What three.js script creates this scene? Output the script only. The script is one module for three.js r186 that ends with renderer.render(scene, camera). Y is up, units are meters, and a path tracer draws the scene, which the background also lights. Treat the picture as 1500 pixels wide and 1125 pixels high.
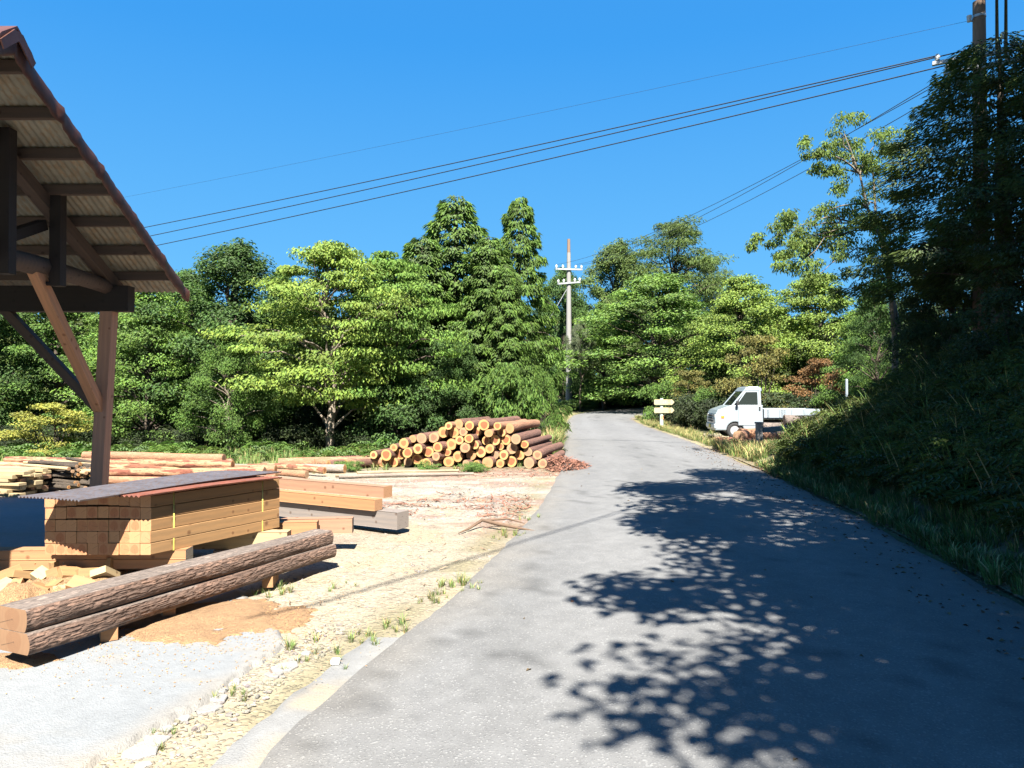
import * as THREE from 'three';
import { mergeGeometries } from 'three/addons/utils/BufferGeometryUtils.js';
import { RoundedBoxGeometry } from 'three/addons/geometries/RoundedBoxGeometry.js';

// ---------------------------------------------------------------- camera, sky, sun, exposure
const scene = new THREE.Scene();
const EYE = 1.6, FOV = 54.0;
const camera = new THREE.PerspectiveCamera(FOV, 4 / 3, 0.05, 900);
camera.position.set(0, EYE, 0);
camera.rotation.set(THREE.MathUtils.degToRad(0.65), 0, 0);
scene.add(camera);

const SUN_EL = 50, SUN_AZ = 4;                                   // azimuth measured from straight behind the camera towards the right
const sunDir = new THREE.Vector3(Math.sin(rad(SUN_AZ)) * Math.cos(rad(SUN_EL)), Math.sin(rad(SUN_EL)), Math.cos(rad(SUN_AZ)) * Math.cos(rad(SUN_EL)));
const EXPOSURE = 4.6;
scene.background = (() => {
  const W = 512, H = 256, d = new Float32Array(W * H * 4);
  const zen = [0.0065, 0.045, 0.142], mid = [0.012, 0.0785, 0.198], hor = [0.052, 0.15, 0.243];
  for (let j = 0; j < H; j++) for (let i = 0; i < W; i++) {
    const el = ((j + 0.5) / H - 0.5) * Math.PI, az = (i + 0.5) / W * 2 * Math.PI - Math.PI;
    const dir = new THREE.Vector3(Math.cos(el) * Math.cos(az), Math.sin(el), Math.cos(el) * Math.sin(az));
    const e = Math.max(0, Math.sin(el)), o = (j * W + i) * 4;
    const near = Math.pow(Math.max(0, dir.dot(sunDir)), 12) * 0.11;
    for (let k = 0; k < 3; k++) {
      const t = Math.min(1, e / 0.42), u = Math.min(1, Math.max(0, (e - 0.42) / 0.58));
      let v = hor[k] + (mid[k] - hor[k]) * Math.pow(t, 0.75);
      v += (zen[k] - v) * u;
      d[o + k] = v + near * [0.6, 0.6, 0.55][k];
    }
    d[o + 3] = 1;
  }
  const t = new THREE.DataTexture(d, W, H, THREE.RGBAFormat, THREE.FloatType);
  t.mapping = THREE.EquirectangularReflectionMapping; t.magFilter = THREE.LinearFilter; t.minFilter = THREE.LinearFilter; t.needsUpdate = true;
  return t;
})();
scene.environment = scene.background;
const sun = new THREE.DirectionalLight(new THREE.Color(1, 0.95, 0.86), 5);
sun.position.copy(sunDir).multiplyScalar(60); sun.target.position.set(0, 0, -14);
sun.position.add(sun.target.position);
sun.castShadow = true; sun.shadow.mapSize.set(4096, 4096); sun.shadow.radius = 0.7;
Object.assign(sun.shadow.camera, { left: -45, right: 45, top: 45, bottom: -45, near: 1, far: 180 });
scene.add(sun, sun.target);
const renderer = new THREE.WebGLRenderer({ antialias: true });
renderer.toneMapping = THREE.LinearToneMapping;
renderer.toneMappingExposure = EXPOSURE;
renderer.shadowMap.enabled = true;

// ---------------------------------------------------------------- helpers
function rad(d) { return d * Math.PI / 180; }
function rng(seed) { let a = seed * 2654435761 >>> 0; return () => { a = (a + 0x6d2b79f5) | 0; let t = Math.imul(a ^ (a >>> 15), 1 | a); t = (t + Math.imul(t ^ (t >>> 7), 61 | t)) ^ t; return ((t ^ (t >>> 14)) >>> 0) / 4294967296; }; }
const lerp = (a, b, t) => a + (b - a) * t, clamp = (x, a = 0, b = 1) => Math.min(b, Math.max(a, x));
const smooth = (a, b, x) => { const t = clamp((x - a) / (b - a)); return t * t * (3 - 2 * t); };
const V = (x, y, z) => new THREE.Vector3(x, y, z);
const col = (r, g, b) => new THREE.Color().setRGB(r, g, b);
function hash(x, y, s = 0) { let h = Math.imul(x | 0, 374761393) + Math.imul(y | 0, 668265263) + Math.imul(s | 0, 974711); h = Math.imul(h ^ (h >>> 13), 1274126177); return ((h ^ (h >>> 16)) >>> 0) / 4294967296; }
function vnoise(x, y, s = 0, per = 0) {
  const xi = Math.floor(x), yi = Math.floor(y), fx = x - xi, fy = y - yi, u = fx * fx * (3 - 2 * fx), v = fy * fy * (3 - 2 * fy);
  const px = per?.[0] ?? per, py = per?.[1] ?? per, m = px ? (a) => ((a % px) + px) % px : (a) => a, n = py ? (a) => ((a % py) + py) % py : (a) => a;
  return lerp(lerp(hash(m(xi), n(yi), s), hash(m(xi + 1), n(yi), s), u), lerp(hash(m(xi), n(yi + 1), s), hash(m(xi + 1), n(yi + 1), s), u), v);
}
function fbm(x, y, s = 0, oct = 4, per = 0) { let a = 0.5, t = 0, n = 0; for (let i = 0; i < oct; i++) { t += a * vnoise(x, y, s + i * 17, per); n += a; a *= 0.5; x *= 2; y *= 2; per = per?.length ? [per[0] * 2, per[1] * 2] : per * 2; } return t / n; }

const used = {};
function numbered(name) { used[name] = (used[name] ?? -1) + 1; return used[name] ? `${name}_${String(used[name]).padStart(3, '0')}` : name; }
function shadowed(m) { m.castShadow = true; m.receiveShadow = true; return m; }
function tag(o, label, category, group, kind) {
  if (label) o.userData.label = label;
  if (category) o.userData.category = category;
  if (group) o.userData.group = group;
  if (kind) o.userData.kind = kind;
  return o;
}
function thing(name, label, category, pos = [0, 0, 0], turn = 0, group) {
  const g = new THREE.Group(); g.name = numbered(name); g.position.set(...pos); g.rotation.y = turn; scene.add(g);
  return tag(g, label, category, group);
}
function part(name, geo, mat, parent, label) {
  const m = shadowed(new THREE.Mesh(geo, mat)); m.name = name; parent.add(m);
  if (label) m.userData.label = label;
  return m;
}
function struct(name, geo, mat) { const m = shadowed(new THREE.Mesh(geo, mat)); m.name = numbered(name); m.userData.kind = 'structure'; scene.add(m); return m; }
function stuff(name, geo, mat, mats4, label, category, colors) {
  const m = shadowed(new THREE.InstancedMesh(geo, mat, mats4.length)); m.name = numbered(name);
  mats4.forEach((q, i) => m.setMatrixAt(i, q));
  if (colors) colors.forEach((c, i) => m.setColorAt(i, c));
  scene.add(m); return tag(m, label, category, null, 'stuff');
}
function place(geo, x = 0, y = 0, z = 0, rx = 0, ry = 0, rz = 0, s = 1) {
  geo.applyMatrix4(new THREE.Matrix4().compose(V(x, y, z), new THREE.Quaternion().setFromEuler(new THREE.Euler(rx, ry, rz, 'YXZ')), typeof s === 'number' ? V(s, s, s) : s)); return geo;
}
function mat4(x, y, z, ry = 0, s = 1, rx = 0, rz = 0) { return new THREE.Matrix4().compose(V(x, y, z), new THREE.Quaternion().setFromEuler(new THREE.Euler(rx, ry, rz, 'YXZ')), typeof s === 'number' ? V(s, s, s) : s); }
function geoFrom(pos, idx, { uv, color } = {}) {
  const g = new THREE.BufferGeometry();
  g.setAttribute('position', new THREE.Float32BufferAttribute(pos, 3));
  if (uv) g.setAttribute('uv', new THREE.Float32BufferAttribute(uv, 2));
  if (color) g.setAttribute('color', new THREE.Float32BufferAttribute(color, 3));
  if (idx) g.setIndex(idx);
  return g;
}
// a rectangular beam between two points (centre line), with chamfered edges; up decides the roll
function beamGeo(a, b, w, h, up = V(0, 1, 0), bevel = 0.006) {
  const d = b.clone().sub(a), L = d.length(), z = d.clone().normalize(), x = new THREE.Vector3().crossVectors(up, z).normalize(), y = new THREE.Vector3().crossVectors(z, x);
  const g = new RoundedBoxGeometry(w, h, L, 1, bevel);
  boxUV(g, 1);
  g.applyMatrix4(new THREE.Matrix4().makeBasis(x, y, z).setPosition(a.clone().lerp(b, 0.5)));
  return g;
}
// uv in metres for boxes lying along z: u along the grain, v across
let uvShift = 0;
function boxUV(g, s = 1) {
  const p = g.attributes.position, n = g.attributes.normal, uv = new Float32Array(p.count * 2), o = (uvShift = (uvShift + 0.37) % 7);
  for (let i = 0; i < p.count; i++) {
    const nx = Math.abs(n.getX(i)), ny = Math.abs(n.getY(i)), nz = Math.abs(n.getZ(i));
    let u, v;
    if (nz > nx && nz > ny) { u = p.getX(i) + o; v = p.getY(i); } else if (ny > nx) { u = p.getZ(i) + o; v = p.getX(i) + o * 0.7; } else { u = p.getZ(i) + o * 1.3; v = p.getY(i) + o * 0.3; }
    uv[2 * i] = u * s; uv[2 * i + 1] = v * s;
  }
  g.setAttribute('uv', new THREE.BufferAttribute(uv, 2)); return g;
}
function tubeGeo(pts, radii, seg = 7) {                             // tapered tube along a polyline
  const pos = [], idx = [], uv = []; let len = 0;
  for (let i = 0; i < pts.length; i++) {
    const t = pts[Math.min(i + 1, pts.length - 1)].clone().sub(pts[Math.max(i - 1, 0)]).normalize();
    const a = Math.abs(t.y) > 0.9 ? V(1, 0, 0) : V(0, 1, 0), x = new THREE.Vector3().crossVectors(a, t).normalize(), y = new THREE.Vector3().crossVectors(t, x);
    if (i) len += pts[i].distanceTo(pts[i - 1]);
    for (let k = 0; k <= seg; k++) {
      const an = k / seg * Math.PI * 2, r = radii[i];
      pos.push(pts[i].x + (x.x * Math.cos(an) + y.x * Math.sin(an)) * r, pts[i].y + (x.y * Math.cos(an) + y.y * Math.sin(an)) * r, pts[i].z + (x.z * Math.cos(an) + y.z * Math.sin(an)) * r);
      uv.push(k / seg, len);
    }
  }
  const w = seg + 1;
  for (let i = 0; i < pts.length - 1; i++) for (let k = 0; k < seg; k++) { const a = i * w + k; idx.push(a, a + 1, a + w, a + 1, a + w + 1, a + w); }
  const g = geoFrom(pos, idx, { uv }); g.computeVertexNormals(); return g;
}
const plain = (list) => mergeGeometries(list.map((g) => { const q = g.index ? g.toNonIndexed() : g; for (const k of Object.keys(q.attributes)) if (!['position', 'normal', 'uv'].includes(k)) q.deleteAttribute(k); return q; }));

// ---------------------------------------------------------------- textures
function tex(w, h, fn, srgb = true) {
  const d = new Uint8Array(w * h * 4);
  for (let j = 0; j < h; j++) for (let i = 0; i < w; i++) { const c = fn(i, j), o = (j * w + i) * 4; for (let k = 0; k < 3; k++) d[o + k] = clamp(Array.isArray(c) ? c[k] : c, 0, 1) ** (srgb ? 1 / 2.2 : 1) * 255; d[o + 3] = 255; }
  const t = new THREE.DataTexture(d, w, h); t.wrapS = t.wrapT = THREE.RepeatWrapping; t.magFilter = THREE.LinearFilter; t.minFilter = THREE.LinearMipmapLinearFilter; t.generateMipmaps = true;
  if (srgb) t.colorSpace = THREE.SRGBColorSpace; t.needsUpdate = true; return t;
}
function scaled(t, u, v) { const c = t.clone(); c.repeat.set(u, v); c.needsUpdate = true; return c; }
const T = {};
{
  // asphalt: bound aggregate, 1.5 m a side
  const N = 1024, h = new Float32Array(N * N), r = rng(5);
  for (let k = 0; k < N * N; k++) h[k] = 0.42 + 0.16 * r();
  for (let k = 0; k < 20000; k++) {
    const x = Math.floor(r() * N), y = Math.floor(r() * N), s = 1.5 + 4.6 * r() * r(), v = 0.3 + 0.7 * Math.pow(r(), 1.6), q = Math.ceil(s);
    for (let b = -q; b <= q; b++) for (let a = -q; a <= q; a++) if (a * a * (0.7 + hash(k, 1)) + b * b < s * s) h[((y + b + N) % N) * N + (x + a + N) % N] = v * 0.9 + 0.1;
  }
  T.asphalt = tex(N, N, (i, j) => { const v = h[j * N + i]; return [0.26 + 0.85 * v, 0.26 + 0.85 * v, 0.27 + 0.84 * v].map((q) => q * (0.9 + 0.2 * vnoise(i / 64, j / 64, 3, 16))); });
  T.asphaltBump = tex(N, N, (i, j) => h[j * N + i], false);
}
{
  // stony dirt, 2 m a side
  const N = 1024, h = new Float32Array(N * N), c = new Float32Array(N * N), r = rng(8);
  for (let j = 0; j < N; j++) for (let i = 0; i < N; i++) { h[j * N + i] = 0.35 + 0.3 * fbm(i / 32, j / 32, 4, 5, 32); c[j * N + i] = 0.62 + 0.3 * fbm(i / 16, j / 16, 9, 5, 64); }
  for (let k = 0; k < 9000; k++) {
    const x = Math.floor(r() * N), y = Math.floor(r() * N), s = 1.5 + 8 * r() ** 3, v = 0.55 + 0.5 * r(), q = Math.ceil(s * 1.4), e = 0.6 + 0.8 * r(), an = r() * 3.14, ca = Math.cos(an), sa = Math.sin(an);
    for (let b = -q; b <= q; b++) for (let a = -q; a <= q; a++) {
      const u = (a * ca + b * sa) * e, w = -a * sa + b * ca, d = (u * u + w * w) / (s * s);
      if (d < 1) { const o = ((y + b + N) % N) * N + (x + a + N) % N; h[o] = Math.max(h[o], 0.5 + 0.5 * Math.sqrt(1 - d) * Math.min(1, s / 5)); c[o] = v * (0.94 + 0.1 * r()); }
      else if (d < 1.35) { const o = ((y + b + N) % N) * N + (x + a + N) % N; c[o] *= 0.94; }
    }
  }
  T.dirt = tex(N, N, (i, j) => { const v = c[j * N + i]; return [v, v * 0.985, v * 0.95]; });
  T.dirtBump = tex(N, N, (i, j) => h[j * N + i], false);
}
T.concrete = tex(1024, 1024, (i, j) => { const f = fbm(i / 24, j / 24, 2, 5, 1024 / 24 | 0), s = hash(i >> 1, j >> 1, 5), p = vnoise(i / 5, j / 5, 12, 204); const v = 0.74 + 0.18 * f + (s > 0.975 ? -0.22 : 0) + 0.08 * (s - 0.5) - (p > 0.9 ? 0.12 : 0); return [v, v, v]; });
T.concreteBump = tex(512, 512, (i, j) => 0.5 + 0.4 * (vnoise(i / 3, j / 3, 3, 170) - 0.5) + 0.3 * (hash(i, j, 1) - 0.5), false);
T.bark = tex(512, 1024, (i, j) => { const f = fbm(i / 16, j / 128, 3, 5, [32, 8]), e = Math.abs(vnoise(i / 8, j / 64, 7, [64, 16]) - 0.5) * 2, g = fbm(i / 4, j / 16, 15, 3, [128, 64]); const v = 0.28 + 0.5 * f * (0.45 + 0.55 * e) + 0.3 * (g - 0.4); const fl = vnoise(i / 8, j / 32, 21, [64, 32]) * vnoise(i / 32, j / 128, 25, [16, 8]) > 0.5 ? 0.3 : 0; return [v + fl, v * 0.95 + fl * 0.9, v * 0.92 + fl * 0.82]; });
T.barkBump = tex(512, 1024, (i, j) => Math.abs(vnoise(i / 8, j / 64, 7, [64, 16]) - 0.5) * 0.9 + 0.35 * fbm(i / 8, j / 32, 3, 3, [64, 32]) + 0.25 * fbm(i / 4, j / 16, 15, 2, [128, 64]), false);
// stripped logs: cream wood where the bark came off, red inner bark where it did not
T.peel = tex(512, 1024, (i, j) => { const f = fbm(i / 64, j / 256, 3, 5, [8, 4]), g = fbm(i / 8, j / 128, 9, 4, [64, 8]), k = smooth(0.46, 0.56, f + 0.25 * (g - 0.5)), v = 0.7 + 0.5 * g, d = fbm(i / 32, j / 64, 17, 4, [16, 16]) > 0.66 ? 0.62 : 1; return [lerp(0.42, 0.78, k) * v * d, lerp(0.17, 0.55, k) * v * d, lerp(0.1, 0.32, k) * v * d]; });
T.wood = (() => {
  const W = 1024, H = 512, kn = [], r = rng(31);
  for (let k = 0; k < 16; k++) kn.push([r() * W, r() * H, 5 + 7 * r()]);
  return tex(W, H, (i, j) => {
    let yy = j + 14 * fbm(i / 210, j / 90, 6, 3), dark = 0, pull = 0;
    for (const [x, y, s] of kn) { const dx = (i - x) * 0.5, dy = j - y, d = Math.hypot(dx, dy); pull += 9 * Math.sign(dy) * Math.exp(-d / (s * 2.2)); if (d < s) dark = Math.max(dark, 0.5 * (1 - d / s) + 0.25); }
    const g = 0.5 + 0.5 * Math.sin((yy + pull) * 0.21 + 2 * fbm(i / 300, j / 40, 9, 2)), f = fbm(i / 90, j / 3, 14, 3);
    const v = 0.8 + 0.13 * g + 0.16 * (f - 0.5);
    return [v * (1 - dark * 0.75), v * (0.97 - 0.03 * g) * (1 - dark * 0.9), v * (0.95 - 0.06 * g) * (1 - dark)];
  });
})();
function ringTex(seed, heart, sap) {
  const N = 256, r0 = 0.2 + 0.1 * hash(seed, 3), cx = 0.5 + 0.05 * (hash(seed, 1) - 0.5), cy = 0.5 + 0.05 * (hash(seed, 2) - 0.5), cr = hash(seed, 8) * 6.28;
  return tex(N, N, (i, j) => {
    const x = i / N - cx, y = j / N - cy, d = Math.hypot(x, y), a = Math.atan2(y, x), wob = d * (1 + 0.07 * Math.sin(a * 3 + seed) + 0.05 * fbm(Math.cos(a) * 2 + 5, Math.sin(a) * 2 + 5, seed, 2));
    const ring = 0.5 + 0.5 * Math.sin(wob * 190), t = smooth(r0 + 0.02, r0 - 0.02, wob);
    let v = 0.88 + 0.1 * ring + 0.14 * (fbm(i / 9, j / 30, seed, 3) - 0.5);
    let da = Math.abs(((a - cr + 9.42) % 6.283) - 3.1416); const crack = da < 0.03 / (d + 0.05) * 0.3 && d < 0.36 ? 0.45 : 1;
    if (d < 0.018) v *= 0.6;
    return [0, 1, 2].map((k) => lerp(sap[k], heart[k], t) * v * crack);
  });
}
T.rings = [ringTex(5, [0.4, 0.27, 0.17], [0.47, 0.33, 0.2]), ringTex(6, [0.33, 0.2, 0.12], [0.5, 0.35, 0.2]), ringTex(1, [0.44, 0.2, 0.075], [0.62, 0.39, 0.16]), ringTex(2, [0.36, 0.15, 0.06], [0.66, 0.44, 0.17]), ringTex(3, [0.5, 0.28, 0.13], [0.55, 0.33, 0.16]), ringTex(4, [0.30, 0.12, 0.05], [0.68, 0.47, 0.2])];
T.rust = tex(512, 512, (i, j) => { const f = fbm(i / 60, j / 60, 3, 5), g = fbm(i / 10, j / 22, 8, 3); const v = 0.55 + 0.5 * f, o = smooth(0.5, 0.7, g); return [v, v * lerp(0.96, 0.8, o), v * lerp(0.95, 0.66, o)]; });

// ---------------------------------------------------------------- materials
const S = (o) => new THREE.MeshStandardMaterial({ roughness: 0.9, ...o });
const wood = (r, g, b, o = {}) => S({ color: col(r, g, b), map: T.wood, roughness: 0.78, bumpMap: T.wood, bumpScale: 0.002, ...o });
const M = {
  asphalt: S({ map: scaled(T.asphalt, 1 / 1.5, 1 / 1.5), bumpMap: scaled(T.asphaltBump, 1 / 1.5, 1 / 1.5), bumpScale: 0.006, vertexColors: true, roughness: 0.88 }),
  dirt: S({ map: scaled(T.dirt, 0.5, 0.5), bumpMap: scaled(T.dirtBump, 0.5, 0.5), bumpScale: 0.016, vertexColors: true, roughness: 0.97 }),
  concrete: S({ map: scaled(T.concrete, 0.5, 0.5), bumpMap: T.concreteBump, bumpScale: 0.006, vertexColors: true }),
  bark: S({ color: col(0.34, 0.175, 0.125), map: T.bark, bumpMap: T.barkBump, bumpScale: 0.02 }),
  barkPale: S({ color: col(0.62, 0.33, 0.19), map: T.bark, bumpMap: T.barkBump, bumpScale: 0.008 }),
  barkOld: S({ map: scaled(T.bark, 1, 0.8), bumpMap: scaled(T.barkBump, 1, 0.8), bumpScale: 0.02, vertexColors: true }),
  treeBark: S({ color: col(0.19, 0.15, 0.11), map: T.bark, bumpMap: T.barkBump, bumpScale: 0.02 }),
  treeBarkPale: S({ color: col(0.5, 0.43, 0.34), map: T.bark, bumpMap: T.barkBump, bumpScale: 0.01 }),
  lumber: [0, 1, 2].map((k) => wood([0.35, 0.31, 0.36][k], [0.205, 0.175, 0.225][k], [0.088, 0.072, 0.1][k])),
  orangeWood: wood(0.4, 0.215, 0.1), pinkWood: wood(0.35, 0.205, 0.13), paleWood: wood(0.44, 0.35, 0.2), greyWood: wood(0.235, 0.21, 0.195), whiteEnd: wood(0.52, 0.44, 0.33),
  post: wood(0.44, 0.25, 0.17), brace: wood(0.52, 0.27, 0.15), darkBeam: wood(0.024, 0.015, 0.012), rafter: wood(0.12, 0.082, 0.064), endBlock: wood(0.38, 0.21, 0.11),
  ends: T.rings.map((t) => S({ map: t, color: col(0.8, 0.7, 0.63), roughness: 0.85 })),
  roofUnder: S({ color: col(0.34, 0.32, 0.255), roughness: 0.75, metalness: 0.1, map: T.rust }),
  flashing: S({ color: col(0.17, 0.075, 0.055), map: T.rust, roughness: 0.5, metalness: 0.35 }),
  sheetGrey: S({ color: col(0.26, 0.25, 0.27), map: T.rust, roughness: 0.45, metalness: 0.55 }),
  sheetRed: S({ color: col(0.32, 0.13, 0.09), map: T.rust, roughness: 0.55, metalness: 0.3 }),
  strap: S({ color: col(0.62, 0.52, 0.12), roughness: 0.4 }),
  poleConcrete: S({ color: col(0.3, 0.29, 0.275), map: scaled(T.concrete, 1, 1), bumpMap: T.concreteBump, bumpScale: 0.004 }),
  poleBrown: S({ color: col(0.26, 0.17, 0.115), map: scaled(T.concrete, 1, 1) }),
  galv: S({ color: col(0.45, 0.46, 0.46), roughness: 0.45, metalness: 0.5 }), porcelain: S({ color: col(0.55, 0.55, 0.54), roughness: 0.25 }), cable: S({ color: col(0.018, 0.018, 0.02), roughness: 0.6 }),
  stone: S({ map: scaled(T.dirt, 1, 1), roughness: 0.95 }), debris: S({ roughness: 0.9 }), blade: S({ color: col(0.78, 0.8, 0.8), vertexColors: true, roughness: 0.8, side: THREE.DoubleSide }),
};
M.greyLogDark = S({ color: col(0.3, 0.25, 0.22), map: T.bark, bumpMap: T.barkBump, bumpScale: 0.008 }); M.greyPost = wood(0.3, 0.29, 0.28); M.peeledDark = S({ color: col(0.26, 0.17, 0.11), map: T.bark });
M.greyWood3 = [M.greyWood, M.greyWood, M.greyWood];
M.endsLumber = [ringTex(11, [0.5, 0.26, 0.12], [0.56, 0.32, 0.15]), ringTex(12, [0.54, 0.33, 0.17], [0.5, 0.29, 0.14]), ringTex(13, [0.46, 0.22, 0.1], [0.53, 0.3, 0.15]), ringTex(14, [0.58, 0.36, 0.18], [0.6, 0.37, 0.19])].map((t) => S({ map: t, color: col(0.82, 0.7, 0.64), roughness: 0.85 }));
M.endPale = S({ map: T.rings[4], color: col(0.46, 0.42, 0.43), roughness: 0.9 });
M.peeled = S({ color: col(0.6, 0.57, 0.53), map: scaled(T.peel, 1, 0.5), bumpMap: T.barkBump, bumpScale: 0.012 }); M.peeledRed = S({ color: col(0.52, 0.42, 0.4), map: scaled(T.peel, 1, 0.8), bumpMap: T.barkBump, bumpScale: 0.014 });
M.peeledPale = S({ color: col(0.6, 0.48, 0.32), map: T.bark, bumpMap: T.barkBump, bumpScale: 0.004 }); M.greyLog = S({ color: col(0.48, 0.42, 0.36), map: T.bark, bumpMap: T.barkBump, bumpScale: 0.006 });
for (const m of new Set(Object.entries(M).filter(([k]) => !/blade|dirt|asphalt|concrete|roofUnder|post|brace/.test(k)).flatMap(([, v]) => v))) m.color.multiplyScalar(0.75);
function leafMat(r, g, b) { return new THREE.MeshPhysicalMaterial({ color: col(r * 1.05, g * 0.98, b * 1.05), vertexColors: true, roughness: 0.96, transmission: 0.4, thickness: 0, side: THREE.DoubleSide, specularIntensity: 0.4 }); }
const L = {
  dark: leafMat(0.05, 0.108, 0.02), mid: leafMat(0.08, 0.158, 0.024), bright: leafMat(0.11, 0.205, 0.03), lime: leafMat(0.155, 0.24, 0.036), olive: leafMat(0.092, 0.15, 0.032),
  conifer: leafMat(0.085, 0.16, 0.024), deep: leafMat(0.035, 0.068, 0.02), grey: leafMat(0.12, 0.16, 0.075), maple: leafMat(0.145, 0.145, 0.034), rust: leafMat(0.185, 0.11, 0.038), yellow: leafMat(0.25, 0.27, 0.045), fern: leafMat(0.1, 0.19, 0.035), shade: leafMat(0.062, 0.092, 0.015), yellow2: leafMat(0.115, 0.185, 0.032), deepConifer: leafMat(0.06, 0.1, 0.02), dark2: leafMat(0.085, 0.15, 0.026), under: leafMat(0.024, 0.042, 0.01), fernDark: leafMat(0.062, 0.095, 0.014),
};

// ---------------------------------------------------------------- the lie of the land
const ROAD = [[6, -1.0, 2.9], [0, -1.1, 3.1], [-3, -1.22, 3.4], [-4.2, -1.02, 3.62], [-6, -0.55, 3.95], [-9, 0.02, 4.42], [-12, 0.47, 4.8], [-16, 0.92, 5.2], [-20, 1.28, 5.55], [-25, 1.68, 5.9], [-30, 2.05, 6.15], [-37, 2.6, 6.5], [-44, 3.25, 7.05]];
function edge(z, k) {
  let i = 0; while (i < ROAD.length - 2 && z < ROAD[i + 1][0]) i++;
  const p = (n) => ROAD[clamp(n, 0, ROAD.length - 1)], a = p(i), b = p(i + 1), t = clamp((z - a[0]) / (b[0] - a[0]), -0.5, 1.6);
  const m0 = (b[k] - p(i - 1)[k]) / (b[0] - p(i - 1)[0]) * (b[0] - a[0]), m1 = (p(i + 2)[k] - a[k]) / (p(i + 2)[0] - a[0]) * (b[0] - a[0]);
  const t2 = t * t, t3 = t2 * t;
  return (2 * t3 - 3 * t2 + 1) * a[k] + (t3 - 2 * t2 + t) * m0 + (-2 * t3 + 3 * t2) * b[k] + (t3 - t2) * m1;
}
const roadL = (z) => edge(z, 1), roadR = (z) => edge(z, 2);
const rise = (x, z) => Math.max(0, -z - 40) ** 1.3 * 0.0125 + 0.12 * smooth(7, 10, x) * smooth(-19, -23, z);
function bankH(x, z) {
  const t = x - roadR(Math.max(-30, Math.min(5, z))) - 0.3; if (t <= 0) return 0;
  return 5.4 * (1 - Math.exp(-t * 0.86 / 5.4)) * (1 - smooth(-13.5, -20.5, z - (x - 7) * 0.3)) + 0.16 * (fbm(x * 0.7, z * 0.7, 5, 3) - 0.4) * smooth(0, 1.2, t);
}
const landH = (x, z) => rise(x, z) + bankH(x, z);

function sheet(xs, zs, height, color, uvs = 1) {
  const pos = [], uv = [], c = [], idx = [], w = xs.length;
  for (const z of zs) for (const x of xs) { pos.push(x, height(x, z), z); uv.push(x * uvs, z * uvs); c.push(...color(x, z)); }
  for (let j = 0; j < zs.length - 1; j++) for (let i = 0; i < w - 1; i++) { const a = j * w + i; idx.push(a, a + 1, a + w, a + 1, a + w + 1, a + w); }
  const g = geoFrom(pos, idx, { uv, color: c }); g.computeVertexNormals();
  const n = g.attributes.normal; if (n.getY(0) < 0) { const ix = g.index.array; for (let k = 0; k < ix.length; k += 3) { const t = ix[k]; ix[k] = ix[k + 1]; ix[k + 1] = t; } g.computeVertexNormals(); }
  return g;
}
const steps = (a, b, d) => { const n = Math.max(1, Math.round(Math.abs(b - a) / d)); return Array.from({ length: n + 1 }, (_, i) => lerp(a, b, i / n)); };
const cat = (...l) => l.flatMap((q, i) => (i ? q.slice(1) : q));

// ground to the horizon: forest floor, grass by the road
{
  const xs = cat([-700, -300, -120, -70], steps(-70, -24, 5), steps(-24, 24, 0.6), steps(24, 80, 6), [80, 150, 300, 700]), zs = cat([120, 40, 12], steps(12, -62, 0.7), steps(-62, -110, 4), [-110, -200, -400, -800]);
  struct('ground', sheet(xs, zs, (x, z) => Math.min(rise(x, z), 6) - 0.03 + 0.05 * (fbm(x * 0.8, z * 0.8, 2, 3) - 0.6), (x, z) => {
    const f = fbm(x * 0.5, z * 0.5, 3, 4), g = fbm(x * 1.7, z * 1.7, 9, 3), lot = smooth(5.6, 6.6, x) * smooth(13, 11, x) * smooth(-18.5, -20, z) * smooth(-31, -28, z), d = smooth(0.4, 0.6, g);
    let c = [lerp(0.05, 0.11, f), lerp(0.055, 0.1, f) + 0.03 * d, lerp(0.025, 0.04, f)];
    const verge = smooth(2.0, 0.3, Math.min(Math.abs(x - roadR(z) - 0.3), Math.abs(x - roadL(z) + 0.3))) * smooth(-12, -18, z);
    c = c.map((v, k) => lerp(v, [0.26, 0.22, 0.11][k] * (0.75 + 0.5 * g), verge * 0.8));
    return c.map((v, k) => lerp(v, [0.4, 0.34, 0.24][k] * (0.8 + 0.35 * g), lot));
  }), M.dirt);
}
// the bank right of the road
{
  const zs = steps(13, -24, 0.3), ts = cat(steps(-0.05, 1.4, 0.12), steps(1.4, 9, 0.35), steps(9, 26, 1.5));
  const pos = [], uv = [], c = [], idx = [], w = ts.length;
  for (const z of zs) for (const t of ts) {
    const e = roadR(Math.max(-30, Math.min(5, z))) + 0.1, x = e + t, h = Math.max(bankH(x, z), 0) + rise(x, z) + (t > 0.2 ? 0.05 * (vnoise(x * 3, z * 3, 4) - 0.3) : 0) - 0.012 - (z < -19 && bankH(x, z) < 0.02 ? 0.06 : 0);
    pos.push(x, h, z); uv.push(x, z + h);
    const f = fbm(x * 1.1, z * 1.1, 6, 4), v = smooth(0.7, 0, t);
    c.push(lerp(lerp(0.06, 0.1, f), 0.22, v * 0.8), lerp(lerp(0.055, 0.085, f), 0.19, v * 0.8), lerp(lerp(0.03, 0.045, f), 0.11, v * 0.8));
  }
  for (let j = 0; j < zs.length - 1; j++) for (let i = 0; i < w - 1; i++) { const a = j * w + i; idx.push(a, a + 1, a + w, a + 1, a + w + 1, a + w); }
  const g = geoFrom(pos, idx, { uv, color: c }); g.computeVertexNormals();
  struct('hillside', g, M.dirt);
}
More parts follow.
